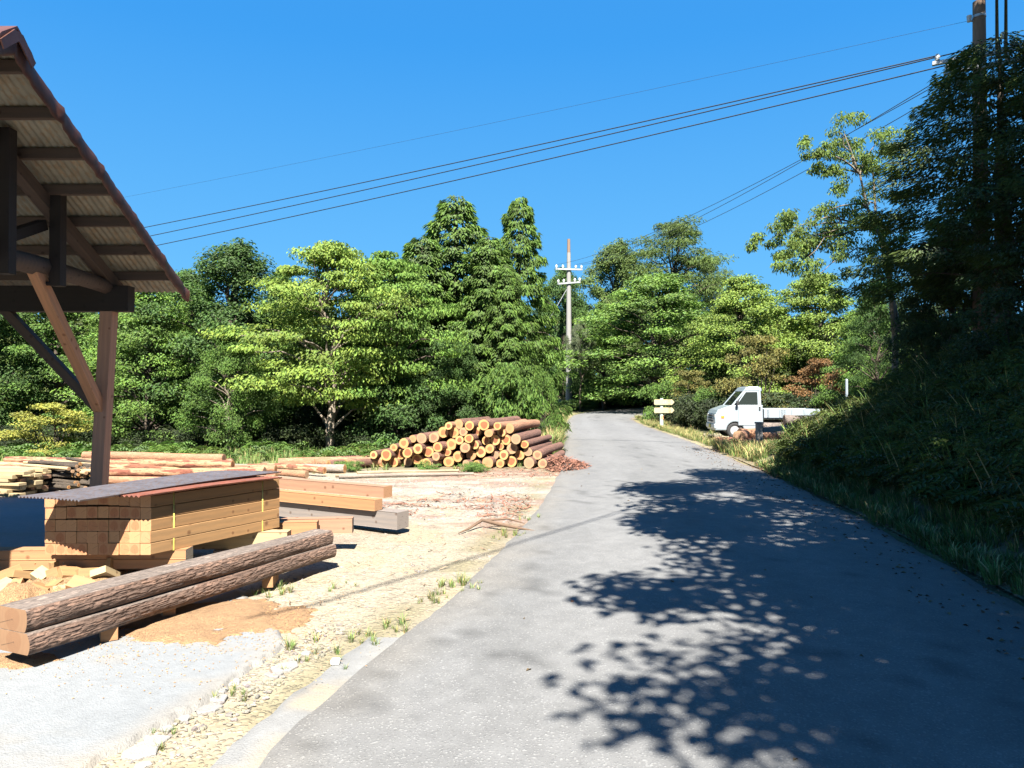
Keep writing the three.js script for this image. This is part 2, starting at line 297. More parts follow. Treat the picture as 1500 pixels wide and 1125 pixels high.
// dirt yard left of the road
const padEdge = (x, z) => {                                       // > 0 inside the concrete apron
  const n = 0.16 * (fbm(x * 3, z * 3, 11, 4) - 0.5) + 0.05 * (vnoise(x * 14, z * 14, 5) - 0.5);
  const right = -1.36 + (z > -4.75 ? (z + 4.75) * -0.24 : (z + 4.75) * 0.62);
  return Math.min(right - x, z + 11.6, 9 + 0 * z) + n;
};
const yardH = (x, z) => 0.016 * (fbm(x * 1.3, z * 1.3, 7, 4) - 0.5) + 0.012 * (vnoise(x * 7, z * 7, 3) - 0.5);
{
  const xs = cat(steps(-16, -7, 0.3), steps(-7, 2.2, 0.055)), zs = cat(steps(0, -9, 0.055), steps(-9, -19.5, 0.08));
  struct('dirt_yard', sheet(xs, zs, (x, z) => {
    const e = Math.min(roadL(z) + 0.42 - x, z + 18.7 + 0.6 * fbm(x * 0.8, 2, 4, 3)), drop = smooth(0.0, 0.25, e);
    return lerp(-0.09, 0.004 + yardH(x, z), drop);
  }, (x, z) => {
    const f = fbm(x * 0.55, z * 0.55, 21, 4), g = fbm(x * 2.2, z * 2.2, 23, 4), fine = vnoise(x * 11, z * 11, 2);
    let c = [0.27, 0.235, 0.18].map((v) => v * (0.82 + 0.4 * f) * (0.88 + 0.22 * fine));
    const grav = smooth(-8.6, -10.6, z + 1.2 * (f - 0.5)) * smooth(-14.6, -12.5, z); c = c.map((v, k) => lerp(v, [0.3, 0.28, 0.25][k] * (0.7 + 0.5 * fine), grav * 0.75));
    const bark = smooth(0.5, 0.64, fbm(x * 0.9 + 3, z * 3.2, 31, 4)) * smooth(-7.2, -9, z) * smooth(-4.2, -2.2, x); c = c.map((v, k) => lerp(v, [0.2, 0.115, 0.085][k], bark * 0.7));
    const stain = smooth(0.56, 0.7, g); c = c.map((v, k) => lerp(v, [0.3, 0.235, 0.15][k], stain * 0.55));
    const back = smooth(-14.9, -16.2, z + 0.8 * (f - 0.5)); c = c.map((v, k) => lerp(v, [0.14, 0.12, 0.06][k] * (0.7 + g * 0.7), back * 0.85));
    const rim = smooth(0.35, 0.0, Math.abs(roadL(z) - x - 0.1)) * smooth(0.35, 0.6, fbm(z * 2, 3, 3, 3)); c = c.map((v, k) => lerp(v, [0.17, 0.15, 0.08][k], rim * 0.7));
    return c;
  }), M.dirt);
}
// concrete apron and shed floor, worn ragged at its edge
{
  const xs = cat(steps(-13, -5, 0.2), steps(-5, -0.6, 0.035)), zs = cat(steps(0.5, -7, 0.035), steps(-7, -12, 0.1));
  struct('concrete_pavement', sheet(xs, zs, (x, z) => lerp(-0.06, 0.034 + 0.004 * (fbm(x * 2, z * 2, 3, 3) - 0.5), smooth(-0.02, 0.035, padEdge(x, z))), (x, z) => {
    const f = fbm(x * 0.8, z * 0.8, 41, 4), g = fbm(x * 3.1, z * 3.1, 43, 4), e = smooth(0.25, 0.0, padEdge(x, z));
    let v = 0.86 + 0.22 * (f - 0.5) + 0.16 * (g - 0.5); const d = smooth(0.58, 0.72, fbm(x * 1.7 + 9, z * 5, 47, 4)) * 0.35;
    let c = [0.222 * v, 0.234 * v, 0.243 * v]; c = c.map((q, k) => lerp(q, [0.25, 0.2, 0.135][k], d * 0.6 + e * 0.35));
    return c;
  }), M.concrete);
}
// asphalt road with its bend behind the sign
{
  const rows = [];
  for (const z of cat(steps(6, -14, 0.14), steps(-14, -44, 0.5))) rows.push([V(roadL(z) + 0.05 * (fbm(z * 3, 1, 3, 4) - 0.5) + 0.03 * (vnoise(z * 15, 4) - 0.5), 0, z), V(roadR(z) + 0.16 * (fbm(z * 2, 8, 5, 4) - 0.5), 0, z)]);
  for (const [lx, lz, rx, rz] of [[3.7, -47, 7.6, -45.2], [4.7, -50, 8.6, -46.6], [6.8, -52.8, 10.2, -48], [10, -54.8, 12.6, -49.2], [14.5, -56, 16, -50.4], [30, -58, 30, -53]]) rows.push([V(lx, 0, lz), V(rx, 0, rz)]);
  const n = 32, pos = [], uv = [], c = [], idx = [];
  rows.forEach(([a, b], j) => {
    for (let i = 0; i <= n; i++) {
      const t = i / n, x = lerp(a.x, b.x, t), z = lerp(a.z, b.z, t), crown = 0.03 * (1 - (2 * t - 1) ** 2), rim = i === 0 || i === n;
      pos.push(x, rise(x, z) + (rim ? -0.08 : 0.022 + crown + 0.006 * (fbm(x, z, 3, 2) - 0.5)), z); uv.push(x, z);
      const f = fbm(x * 0.5, z * 0.22, 51, 4), g = fbm(x * 2.6, z * 2.6, 53, 4), l = vnoise(x * 9, z * 9, 6);
      let v = 0.182 * (0.9 + 0.22 * (f - 0.5) + 0.16 * (g - 0.5) + 0.1 * (l - 0.5));
      v *= 1 + 0.09 * Math.exp(-(((t - 0.27 - 0.02 * f) / 0.075) ** 2)) + 0.09 * Math.exp(-(((t - 0.68 - 0.02 * f) / 0.075) ** 2)) - 0.05 * Math.exp(-(((t - 0.48) / 0.06) ** 2));
      const dust = smooth(0.16, 0.0, t + 0.12 * (g - 0.5)) * 0.7, leafy = smooth(0.9, 1.0, t + 0.1 * (g - 0.5)) * 0.75, dark = smooth(0.58, 0.7, fbm(x * 1.3 + 4, z * 0.8, 57, 4));
      const crack = Math.abs(fbm(x * 0.9 + 2, z * 0.35, 61, 4) - 0.5) < 0.006 ? 0.66 : 1; v *= crack * (1 - 0.07 * dark);
      c.push(lerp(lerp(v * 1.0, 0.24, dust * 0.5), 0.17, leafy), lerp(lerp(v, 0.21, dust * 0.5), 0.13, leafy), lerp(lerp(v * 0.985, 0.165, dust * 0.5), 0.1, leafy));
    }
  });
  const w = n + 1;
  for (let j = 0; j < rows.length - 1; j++) for (let i = 0; i < n; i++) { const a = j * w + i; idx.push(a, a + 1, a + w, a + 1, a + w + 1, a + w); }
  const g = geoFrom(pos, idx, { uv, color: c }); g.computeVertexNormals();
  struct('road', g, M.asphalt);
}
// worn concrete kerb strip between apron and asphalt
{
  const zs = steps(0, -4.9, 0.05), pos = [], uv = [], c = [], idx = [], K = [0, 0.05, 0.13, 0.28, 0.36];
  zs.forEach((z) => K.forEach((t, k) => {
    const wob = 0.06 * (fbm(z * 4, k, 7, 4) - 0.5), x = roadL(z) - 0.13 + t + wob, out = k === 0 || k === 4;
    pos.push(x, out ? -0.03 : 0.013 + 0.01 * (vnoise(z * 9, k * 3, 2) - 0.5), z); uv.push(x, z);
    const v = 0.19 * (0.75 + 0.5 * fbm(x * 6, z * 3, 5, 4)), d = smooth(0.42, 0.6, fbm(x * 4, z * 3, 9, 4)); c.push(lerp(v, 0.26, d * 0.9), lerp(v, 0.22, d * 0.9), lerp(v * 0.98, 0.16, d * 0.9));
  }));
  for (let j = 0; j < zs.length - 1; j++) for (let i = 0; i < 4; i++) { const a = j * 5 + i; idx.push(a, a + 1, a + 5, a + 1, a + 6, a + 5); }
  const g = geoFrom(pos, idx, { uv, color: c }); g.computeVertexNormals(); struct('kerb', g, M.concrete);
}
// sawdust lying in drifts
const dust = [[-2.12, -5.25, 0.74, 0.46, 0.018, 'orange sawdust drift on the concrete apron in front of the peeled log pair'], [-3.75, -6.15, 1.0, 0.75, 0.12, 'orange sawdust heap under the offcuts behind the log pair'], [-2.95, -4.42, 0.34, 0.17, 0.03, 'small orange sawdust patch under the near end of the log pair']];
const dustMat = S({ map: scaled(T.dirt, 3, 3), bumpMap: scaled(T.dirtBump, 3, 3), bumpScale: 0.012, vertexColors: true, roughness: 1 });
dust.forEach(([cx, cz, rx, rz, h, label], n) => {
  const f = (x, z) => 1 - ((x - cx) / rx) ** 2 - ((z - cz) / rz) ** 2 + 2.3 * (fbm(x * 2.6, z * 2.6, 70 + n, 5) - 0.52) + 0.6 * (vnoise(x * 18, z * 18, n) - 0.5);
  const g = sheet(steps(cx - rx * 1.4, cx + rx * 1.4, 0.025), steps(cz - rz * 1.4, cz + rz * 1.4, 0.025), (x, z) => { const q = f(x, z); return lerp(-0.05, lerp(0.012, 0.038, smooth(-0.03, 0.04, padEdge(x, z))), smooth(-0.12, 0.06, q)) + h * smooth(0, 1, q) * (0.6 + 0.8 * fbm(x * 3, z * 3, 4, 3)); }, (x, z) => {
    const v = 0.8 + 0.4 * fbm(x * 5, z * 5, 77, 3) + 0.3 * (vnoise(x * 40, z * 40, 3) - 0.5); return [0.3 * v, 0.18 * v, 0.092 * v];
  });
  const m = shadowed(new THREE.Mesh(g, dustMat)); m.name = numbered('sawdust'); scene.add(m); tag(m, label, 'sawdust', null, 'stuff');
});

// ---------------------------------------------------------------- timber shed
{
  const k = 0.78, X = -5 * k - 0.02, RZ = -7.5 * k, RH = (5.23 - EYE) * k + EYE - 0.13, EZ = -11.5 * k, EH = (3.11 - EYE) * k + EYE, NZ = 2 * RZ - EZ, XL = X - 7.6;
  const shed = thing('timber_shed', 'open brown timber shed with corrugated gable roof at the left edge', 'shed', [X, 0, RZ]);
  const P = (x, y, z) => V(x - X, y, z - RZ);
  const slope = (z) => RH - (RH - EH) * Math.abs(z - RZ) / Math.abs(EZ - RZ);
  const corrug = (za, zb) => {                                      // corrugations run down the slope
    const n = Math.round((X - XL) / 0.008), pos = [], idx = [], uv = [], rows = 4;
    for (let j = 0; j <= rows; j++) for (let i = 0; i <= n; i++) { const x = XL + (X - XL) * i / n, z = lerp(za, zb, j / rows), y = slope(z) + 0.008 * Math.cos(i / 4 * Math.PI) + 0.05; pos.push(x - X, y, z - RZ); uv.push(x, z); }
    for (let j = 0; j < rows; j++) for (let i = 0; i < n; i++) { const a = j * (n + 1) + i; idx.push(a, a + 1, a + n + 1, a + 1, a + n + 2, a + n + 1); }
    const g = geoFrom(pos, idx, { uv }); g.computeVertexNormals(); return g;
  };
  part('roof_sheet', corrug(RZ, EZ - 0.05), M.roofUnder, shed); part('roof_sheet', corrug(NZ + 0.05, RZ), M.roofUnder, shed);
  // bent flashing along the verge, with dents, and the ridge cap
  for (const [za, zb] of [[RZ, EZ - 0.06], [RZ, NZ + 0.06]]) {
    const n = 60, pos = [], idx = [], uv = [], prof = [[-0.09, 0.072], [0.02, 0.082], [0.034, 0.07], [0.036, 0.02], [0.03, -0.05], [0.012, -0.075]];
    for (let j = 0; j <= n; j++) { const z = lerp(za, zb, j / n), b = (hash(j, 3, 8) - 0.5) * 0.014, d = j % 12 === 0 ? 0.014 : 0; prof.forEach(([px, py], q) => { pos.push(px + (q > 1 ? b + d : 0), slope(z) + py + (q > 3 ? b * 0.8 : 0) - (RH * 0), z - RZ); uv.push(z, px + py); }); }
    for (let j = 0; j < n; j++) for (let q = 0; q < 5; q++) { const a = j * 6 + q; idx.push(a, a + 1, a + 6, a + 1, a + 7, a + 6); }
    const g = geoFrom(pos, idx, { uv }); g.computeVertexNormals(); part('verge_flashing', g, M.flashing, shed);
  }
  {
    const s = new THREE.Shape([[-0.2, -0.055], [-0.18, -0.03], [0, 0.1], [0.18, -0.03], [0.2, -0.055], [0.2, -0.085], [0, 0.075], [-0.2, -0.085]].map(([a, b]) => new THREE.Vector2(a, b)));
    const g = new THREE.ExtrudeGeometry(s, { depth: X - XL + 0.07, bevelEnabled: false }); g.rotateY(-Math.PI / 2); g.translate(0.06, RH + 0.06, 0); part('ridge_cap', g, M.flashing, shed);
    const e = new THREE.ExtrudeGeometry(new THREE.Shape([[-0.21, -0.1], [-0.05, 0.05], [0.05, 0.05], [0.21, -0.1], [0.17, -0.16], [0, -0.02], [-0.17, -0.16]].map(([a, b]) => new THREE.Vector2(a, b))), { depth: 0.012, bevelEnabled: false }); e.rotateY(-Math.PI / 2); e.translate(0.075, RH + 0.06, 0); part('ridge_end_plate', e, M.flashing, shed);
  }
  for (const dir of [-1, 1]) for (let i = 0; i < 8; i++) {          // purlins under the sheets
    const z = RZ + dir * (0.16 + i * 0.435) * 1.0; if (Math.abs(z - RZ) > Math.abs(EZ - RZ)) continue;
    const y = slope(z) + 0.035 - 0.05; part('purlin', beamGeo(P(XL, y, z), P(X + 0.0, y, z), 0.055, 0.1), M.rafter, shed);
  }
  const TX = [-5.86 * k, -5.86 * k - 3.3, -5.86 * k - 6.0], PH = 2.52, pz = -10.95 * k, pn = 2 * RZ - pz;
  for (const x of TX) {
    for (const z of [pz, pn]) part('post', beamGeo(P(x - 0.13, 0.0, z), P(x, PH, z), 0.142, 0.142, V(0, 0, 1)), M.post, shed);
    const far = Math.sign(pz - RZ), ty = 2.78;
    part('tie_beam', tieBeam(P(x, ty, pn), P(x, ty, pz)), M.rafter, shed);
    for (const z of [pz, pn]) part('rafter', beamGeo(P(x + 0.02, slope(RZ) - 0.14, RZ), P(x + 0.02, slope(z + Math.sign(z - RZ) * 0.42) - 0.13, z + Math.sign(z - RZ) * 0.42), 0.11, 0.13), M.rafter, shed);
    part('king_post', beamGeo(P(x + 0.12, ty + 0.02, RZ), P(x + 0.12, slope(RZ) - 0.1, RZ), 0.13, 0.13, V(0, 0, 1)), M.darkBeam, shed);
    for (const s of [-1, 1]) {
      for (const q of [0.77, 1.52]) {
      const z = RZ + s * q;
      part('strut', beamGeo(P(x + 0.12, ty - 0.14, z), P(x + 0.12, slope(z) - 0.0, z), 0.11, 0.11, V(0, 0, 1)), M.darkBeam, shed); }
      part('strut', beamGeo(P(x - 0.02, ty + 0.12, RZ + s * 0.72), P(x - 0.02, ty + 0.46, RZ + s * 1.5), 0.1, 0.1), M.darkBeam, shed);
      const zp = s * Math.abs(pz - RZ) + RZ;
      part('brace', beamGeo(P(x - 0.085, 1.42, zp - s * 0.03), P(x + 0.0, 2.8, zp - s * 1.36), 0.1, 0.12), M.brace, shed);
      const pegZ = zp - s * 1.22; part('bolt', place(new THREE.CylinderGeometry(0.02, 0.02, 0.03, 10), x + 0.06 - X, 2.66, pegZ - RZ, 0, 0, Math.PI / 2), M.darkBeam, shed);
    }
    for (const s of [-1, 1]) for (const z of [pz]) if (!(s > 0 && x === TX[0])) part('brace', beamGeo(P(x + s * 0.05 - 0.07, 1.42, z), P(x + s * 1.2, 2.56, z), 0.1, 0.1, V(0, 0, 1)), M.rafter, shed);
  }
  function tieBeam(a, b) { const pts = [], r = []; for (let i = 0; i <= 16; i++) { const t = i / 16; pts.push(a.clone().lerp(b, t).add(V(0, 0.05 * Math.sin(t * Math.PI) + 0.02 * Math.sin(t * 9), 0))); r.push(0.09 + 0.008 * Math.sin(t * 11)); } return tubeGeo(pts, r, 8); }
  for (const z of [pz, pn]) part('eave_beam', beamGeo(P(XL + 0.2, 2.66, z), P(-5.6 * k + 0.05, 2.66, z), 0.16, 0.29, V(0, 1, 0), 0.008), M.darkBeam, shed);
}

// ---------------------------------------------------------------- timber geometry
function timberGeo(o, ax, len, w, h, skew = 0) {                    // squared timber: near bottom right corner at o, running along ax, ends cut square to z when skew
  const right = skew ? V(1, 0, 0) : V(-ax.z, 0, ax.x), up = V(0, 1, 0), e = 0.004;
  const prof = [[-w + e, 0], [-e, 0], [0, e], [0, h - e], [-e, h], [-w + e, h], [-w, h - e], [-w, e]], pos = [], uv = [], idx = [], s = (uvShift = (uvShift + 0.37) % 7);
  const push = (t, [a, b], u, v) => { pos.push(o.x + ax.x * t + right.x * a, o.y + ax.y * t + b, o.z + ax.z * t + right.z * a); uv.push(u, v); };
  prof.forEach((p, i) => { const q = prof[(i + 1) % 8], b = pos.length / 3, L0 = Math.hypot(q[0] - p[0], q[1] - p[1]); push(0, p, s, i * 0.13 + s); push(len, p, s + len, i * 0.13 + s); push(0, q, s, i * 0.13 + s + L0); push(len, q, s + len, i * 0.13 + s + L0); idx.push(b, b + 2, b + 1, b + 2, b + 3, b + 1); });
  const side = geoFrom(pos.slice(), idx.slice(), { uv: uv.slice() }).toNonIndexed(); side.computeVertexNormals();
  const caps = [0, len].map((t, k) => { pos.length = 0; uv.length = 0; prof.forEach((p) => push(t, p, 0.5 + (p[0] / w + 0.5) * 0.62, 0.5 + (p[1] / h - 0.5) * 0.62)); const ix = []; for (let i = 1; i < 7; i++) k ? ix.push(0, i + 1, i) : ix.push(0, i, i + 1); const g = geoFrom(pos.slice(), ix, { uv: uv.slice() }).toNonIndexed(); g.computeVertexNormals(); return g; });
  const g = mergeGeometries([side, ...caps], true); return g;
}
function timber(name, label, category, o, ax, len, w, h, mats, group) {   // a single squared timber as a thing of its own: base at its near lower corner
  const m = shadowed(new THREE.Mesh(timberGeo(V(0, 0, 0), ax, len, w, h), mats)); m.name = numbered(name); m.position.copy(o); scene.add(m); return tag(m, label, category, group);
}
// strapped stack of squared timbers
{
  const H0 = 0.32, org = V(-2.85, H0, -5.96), ax = V(0.64, 0, -1.21).normalize(), LEN = 1.37, TW = 0.0835, TH = 0.0925, r = rng(14);
  const st = thing('lumber_stack', 'strapped stack of squared orange timbers under corrugated sheets beside the log pair', 'lumber stack', [org.x, H0, org.z]);
  const shapes = [0, 1, 2, 3].map(() => timberGeo(V(0, 0, 0), ax, LEN, TW - 0.002, TH - 0.0025, 1));
  for (let row = 0; row < 5; row++) for (let c = 0; c < 10; c++) {
    const m = part('timber', shapes[Math.floor(r() * 4)], [M.lumber[Math.floor(r() * 3)], M.endsLumber[Math.floor(r() * 4)], M.endsLumber[Math.floor(r() * 4)]], st);
    m.position.set(-c * TW * 1.005 + (r() - 0.5) * 0.002, row * TH + (r() - 0.5) * 0.001 + (row > 2 ? 0.012 * Math.sin((c + 0.5) / 10 * 3.14) * (row - 2) : 0), (r() - 0.5) * 0.012);
  }
  for (const t of [0.2, 1.15]) {                                     // plastic straps round the bundle
    const W = 10 * TW * 1.005 + 0.003, h = 5 * TH + 0.02, cs = [[0.002, -0.003], [0.002, h], [-W, h], [-W, -0.003]], pos = [], idx = [];
    for (let i = 0; i <= 4; i++) { const [a, b] = cs[i % 4]; for (const d of [0, 0.014]) pos.push(ax.x * (t + d) + a, b, ax.z * (t + d)); }
    for (let i = 0; i < 4; i++) idx.push(2 * i, 2 * i + 1, 2 * i + 2, 2 * i + 1, 2 * i + 3, 2 * i + 2);
    const outer = geoFrom(pos, idx); outer.computeVertexNormals(); part('strap', outer, M.strap, st);
  }
  // corrugated sheets lying on the stack
  const cover = (name, label, x0, x1, t0, t1, y, mat, curl, tr = t0) => {
    const n = Math.round((x1 - x0) / 0.004), pos = [], idx = [], uv = [], R = 10;
    for (let j = 0; j <= R; j++) for (let i = 0; i <= n; i++) { const t = lerp(lerp(t0, tr, i / n), t1, j / R), x = lerp(x0, x1, i / n), wav = 0.0075 * Math.cos((x - x0) / 0.036 * 2 * Math.PI); const mid = (x + 0.42) / 0.42; pos.push(ax.x * t + x, y + wav + 0.008 * (1 - mid * mid) + curl * (t - 0.6) + 0.005 * Math.sin(t * 3 + x * 2), ax.z * t); uv.push(x * 2, t * 2); }
    for (let j = 0; j < R; j++) for (let i = 0; i < n; i++) { const a = j * (n + 1) + i; idx.push(a, a + 1, a + n + 1, a + 1, a + n + 2, a + n + 1); }
    const g = geoFrom(pos, idx, { uv }); g.computeVertexNormals(); const m = shadowed(new THREE.Mesh(g, mat)); m.name = numbered(name); m.position.copy(org); scene.add(m); tag(m, label, 'roofing sheet');
  };
  const top = 5 * TH + 0.018;
  cover('corrugated_sheet', 'rusty red corrugated sheet lying directly on the timber stack', -0.62, 0.10, -0.2, 1.28, top + 0.008, M.sheetRed, 0);
  cover('corrugated_sheet', 'grey corrugated sheet lying on top over the rusty sheet on the timber stack', -0.7, -0.05, -0.34, 1.48, top + 0.026, M.sheetGrey, 0.012, -0.52);
  // supports below
  const cross = V(1, 0, -0.03).normalize();
  timber('support_timber', 'upper half of the long timber pair carrying the near end of the timber stack', 'timber', V(-2.66, 0.243, -6.16), cross.clone().negate(), 3.4, -0.15, 0.077, [M.orangeWood, M.whiteEnd, M.whiteEnd]);
  timber('support_timber', 'lower half of the long timber pair carrying the near end of the timber stack', 'timber', V(-2.66, 0.164, -6.16), cross.clone().negate(), 3.4, -0.15, 0.077, [M.orangeWood, M.whiteEnd, M.whiteEnd]);
  timber('support_timber', 'short pale timber end under the far end of the timber stack', 'timber', V(-2.07, 0.16, -6.95), V(-1, 0, 0.02).normalize(), 1.6, -0.14, 0.155, [M.paleWood, M.endBlock, M.endBlock]);
  timber('support_timber', 'orange timber end just behind the stack, left of the pinkish one', 'timber', V(-1.9, 0.185, -7.35), V(-1, 0, 0.1).normalize(), 1.7, -0.13, 0.155, [M.orangeWood, M.endBlock, M.endBlock]);
  timber('support_timber', 'pinkish timber end with grey cut face, right of the orange one behind the stack', 'timber', V(-1.6, 0.19, -7.56), V(-1, 0, 0.08).normalize(), 1.9, -0.12, 0.15, [M.pinkWood, M.greyWood, M.greyWood]);
  timber('bearer', 'grey bearer block under the timber ends behind the stack', 'timber', V(-2.2, 0.034, -7.2), V(-0.1, 0, -1).normalize(), 0.9, 0.14, 0.148, M.greyWood3);
  timber('bearer', 'dark bearer block under the near timber pair', 'timber', V(-3.3, 0.034, -6.1), V(0, 0, -1), 0.5, 0.13, 0.128, M.greyWood3);
  timber('bearer', 'dark bearer block under the far timber end below the stack', 'timber', V(-2.6, 0.034, -6.9), V(0, 0, -1), 0.4, 0.13, 0.124, M.greyWood3);
  // three beams lying behind the stack
  const bx = V(-0.86, 0, -0.5).normalize();
  timber('grey_beam', 'weathered grey squared beam lying at the bottom behind the timber stack', 'beam', V(-1.28, 0.07, -8.42), bx, 3.2, -0.2, 0.19, M.greyWood3);
  timber('bearer', 'small bearer block under the grey beam', 'timber', V(-2.6, 0.0, -9.1), V(0.5, 0, -0.86), 0.4, 0.1, 0.068, M.greyWood3);
  timber('squared_beam', 'orange squared beam lying on the grey beam', 'beam', V(-1.55, 0.263, -8.52), bx, 3.0, -0.13, 0.125, [M.orangeWood, M.endBlock, M.endBlock]);
  timber('squared_beam', 'pinkish squared beam on top of the orange beam, behind the timber stack', 'beam', V(-1.47, 0.391, -8.64), bx, 3.1, -0.15, 0.13, [M.pinkWood, M.endBlock, M.endBlock]);
}

// ---------------------------------------------------------------- logs
function logGeo({ len, r0, r1 = r0, seed = 1, seg = 14, rings = 8, flat = 0, bend = 0, rough = 0.05 }) {   // lies along -z, centre line through the origin
  const pos = [], uv = [], idx = [], c = [], r = rng(seed), ph = r() * 6, e = 0.88 + 0.12 * r();
  const P = (t, k) => {
    const a = k / seg * Math.PI * 2 + ph, R = lerp(r0, r1, t) * (1 + rough * 2 * (fbm(Math.cos(a) * 1.5 + 4, Math.sin(a) * 1.5 + t * len * 2.2, seed, 3) - 0.5));
    let x = Math.cos(a) * R, y = Math.sin(a) * R * e; let f = 0; if (flat && Math.abs(y) > flat) { y = Math.sign(y) * flat; f = 1; }
    return [x + bend * Math.sin(t * Math.PI), y + bend * 0.4 * Math.sin(t * 5), -t * len, f];
  };
  for (let j = 0; j <= rings; j++) for (let k = 0; k <= seg; k++) { const p = P(j / rings, k % seg); pos.push(p[0], p[1], p[2]); uv.push(k / seg, j / rings * len + seed); const w = p[3]; const q = 0.8 + 0.4 * vnoise(j * 1.3, k, seed); c.push(...(w ? [0.36, 0.3, 0.26] : [0.27, 0.175, 0.13]).map((v) => v * q)); }
  for (let j = 0; j < rings; j++) for (let k = 0; k < seg; k++) { const a = j * (seg + 1) + k; idx.push(a, a + seg + 1, a + 1, a + 1, a + seg + 1, a + seg + 2); }
  const side = geoFrom(pos, idx, { uv, color: c }); side.computeVertexNormals();
  { const n = side.attributes.normal, p = side.attributes.position; let s = 0; for (let i = 0; i < p.count; i++) s += n.getX(i) * (p.getX(i) - bend) + n.getY(i) * p.getY(i); if (s < 0) { const ix = side.index.array; for (let q = 0; q < ix.length; q += 3) { const t = ix[q]; ix[q] = ix[q + 1]; ix[q + 1] = t; } side.computeVertexNormals(); } }
  const cap = (t) => { const ps = [0, 0, t ? -len - 0.002 : 0.002], us = [0.5, 0.5], ix = [], R = lerp(r0, r1, t); if (t) ps[0] = 0; for (let k = 0; k < seg; k++) { const p = P(t, k); ps.push(p[0], p[1], t ? -len : 0); us.push(0.5 + p[0] / R * 0.44, 0.5 + p[1] / R * 0.44); ix.push(0, k + 1, (k + 1) % seg + 1); } if (t) for (let q = 0; q < ix.length; q += 3) { const s = ix[q]; ix[q] = ix[q + 1]; ix[q + 1] = s; } const g = geoFrom(ps, ix, { uv: us }).toNonIndexed(); g.computeVertexNormals(); return g; };
  return { side, near: cap(0), far: cap(1) };
}
function logThing(name, label, category, shape, barkMat, endMats, pos, turn = 0, tilt = 0, group) {
  const g = thing(name, label, category, pos, turn, group); g.rotation.order = 'YXZ'; g.rotation.x = tilt;
  part('bark', shape.side, barkMat, g); part('cut_end', shape.near, endMats[0], g); part('cut_end', shape.far, endMats[1] ?? endMats[0], g);
  return g;
}
// the flat-hewn pair in the foreground
{
  const yaw = -Math.atan2(1.08, 2.4), o = [-2.84, 0, -4.3], G = 'flat-hewn log pair in the foreground';
  logThing('hewn_log', 'upper of the two flat-hewn bark logs stacked in the foreground', 'log', logGeo({ len: 2.78, r0: 0.138, r1: 0.11, seed: 4, seg: 44, rings: 110, flat: 0.064, bend: 0.012, rough: 0.07 }), M.barkOld, [M.endPale, M.endPale], [o[0] - 0.005, 0.312, o[2]], yaw, -0.004, G);
  logThing('hewn_log', 'lower of the two flat-hewn bark logs stacked in the foreground', 'log', logGeo({ len: 2.8, r0: 0.14, r1: 0.112, seed: 9, seg: 44, rings: 110, flat: 0.06, bend: -0.01, rough: 0.08 }), M.barkOld, [M.endPale, M.endPale], [o[0] + 0.01, 0.186, o[2] + 0.01], yaw, -0.004, G);
  const blk = (label, x, z, turn, w, h, d) => { const g = new RoundedBoxGeometry(w, h, d, 1, 0.004); boxUV(g); g.translate(0, h / 2, 0); const m = shadowed(new THREE.Mesh(g, M.orangeWood)); m.name = numbered('wood_block'); m.position.set(x, 0.036, z); m.rotation.y = turn; scene.add(m); tag(m, label, 'wood block', 'blocks under the log pair'); };
  blk('nearest squared block under the log pair, standing on pale concrete', -2.62, -4.9, 0.55, 0.1, 0.086, 0.34); blk('squared block under the middle of the log pair, standing in sawdust', -2.46, -5.36, 0.6, 0.085, 0.086, 0.32); blk('small squared block under the far part of the log pair, on bare dirt', -1.98, -6.2, 0.15, 0.085, 0.086, 0.3);
}
// offcut blocks heaped in the sawdust behind the pair
{
  const r = rng(77), spots = ['nearest the shed', 'at the left edge of the heap', 'at the front of the heap', 'lying flat in the heap', 'tilted in the heap', 'on top of the heap', 'half sunk in sawdust', 'at the right edge of the heap', 'at the back of the heap', 'propped against another block'];
  const made = [];
  for (let i = 0; i < 24; i++) {
    const w = 0.07 + 0.06 * r(), h = 0.05 + 0.05 * r(), d = 0.09 + 0.14 * r(), g = new RoundedBoxGeometry(w, h, d, 1, 0.003); boxUV(g);
    const m = shadowed(new THREE.Mesh(g, [M.lumber[0], M.orangeWood, M.paleWood, M.lumber[2]][i % 4]));
    const a = r() * 6.28, q = Math.sqrt(r()), row = i % 3; m.position.set(lerp(-4.2, -3.2, (Math.floor(i / 3) + 0.15 + 0.7 * r()) / 8), [0.08, 0.14, 0.17][row] + 0.04 * r(), -5.78 - row * 0.22 + 0.08 * (r() - 0.5)); m.rotation.set((r() - 0.5) * 1.1, r() * 6.28, (r() - 0.5) * 1.1, 'YXZ'); made.push([row, m]);
  }
  const nth = ['leftmost', 'second from the left', 'third from the left', 'fourth from the left', 'fifth from the left', 'sixth from the left', 'second from the right', 'rightmost'];
  [0, 1, 2].forEach((row) => made.filter((m) => m[0] === row).sort((a, b) => a[1].position.x - b[1].position.x).forEach(([, m], i) => { m.name = numbered('offcut_block'); scene.add(m); tag(m, `offcut block in the sawdust heap, ${nth[i]} in its ${['front', 'middle', 'back'][row]} row`, 'offcut', 'offcut blocks in the sawdust heap'); }));
}
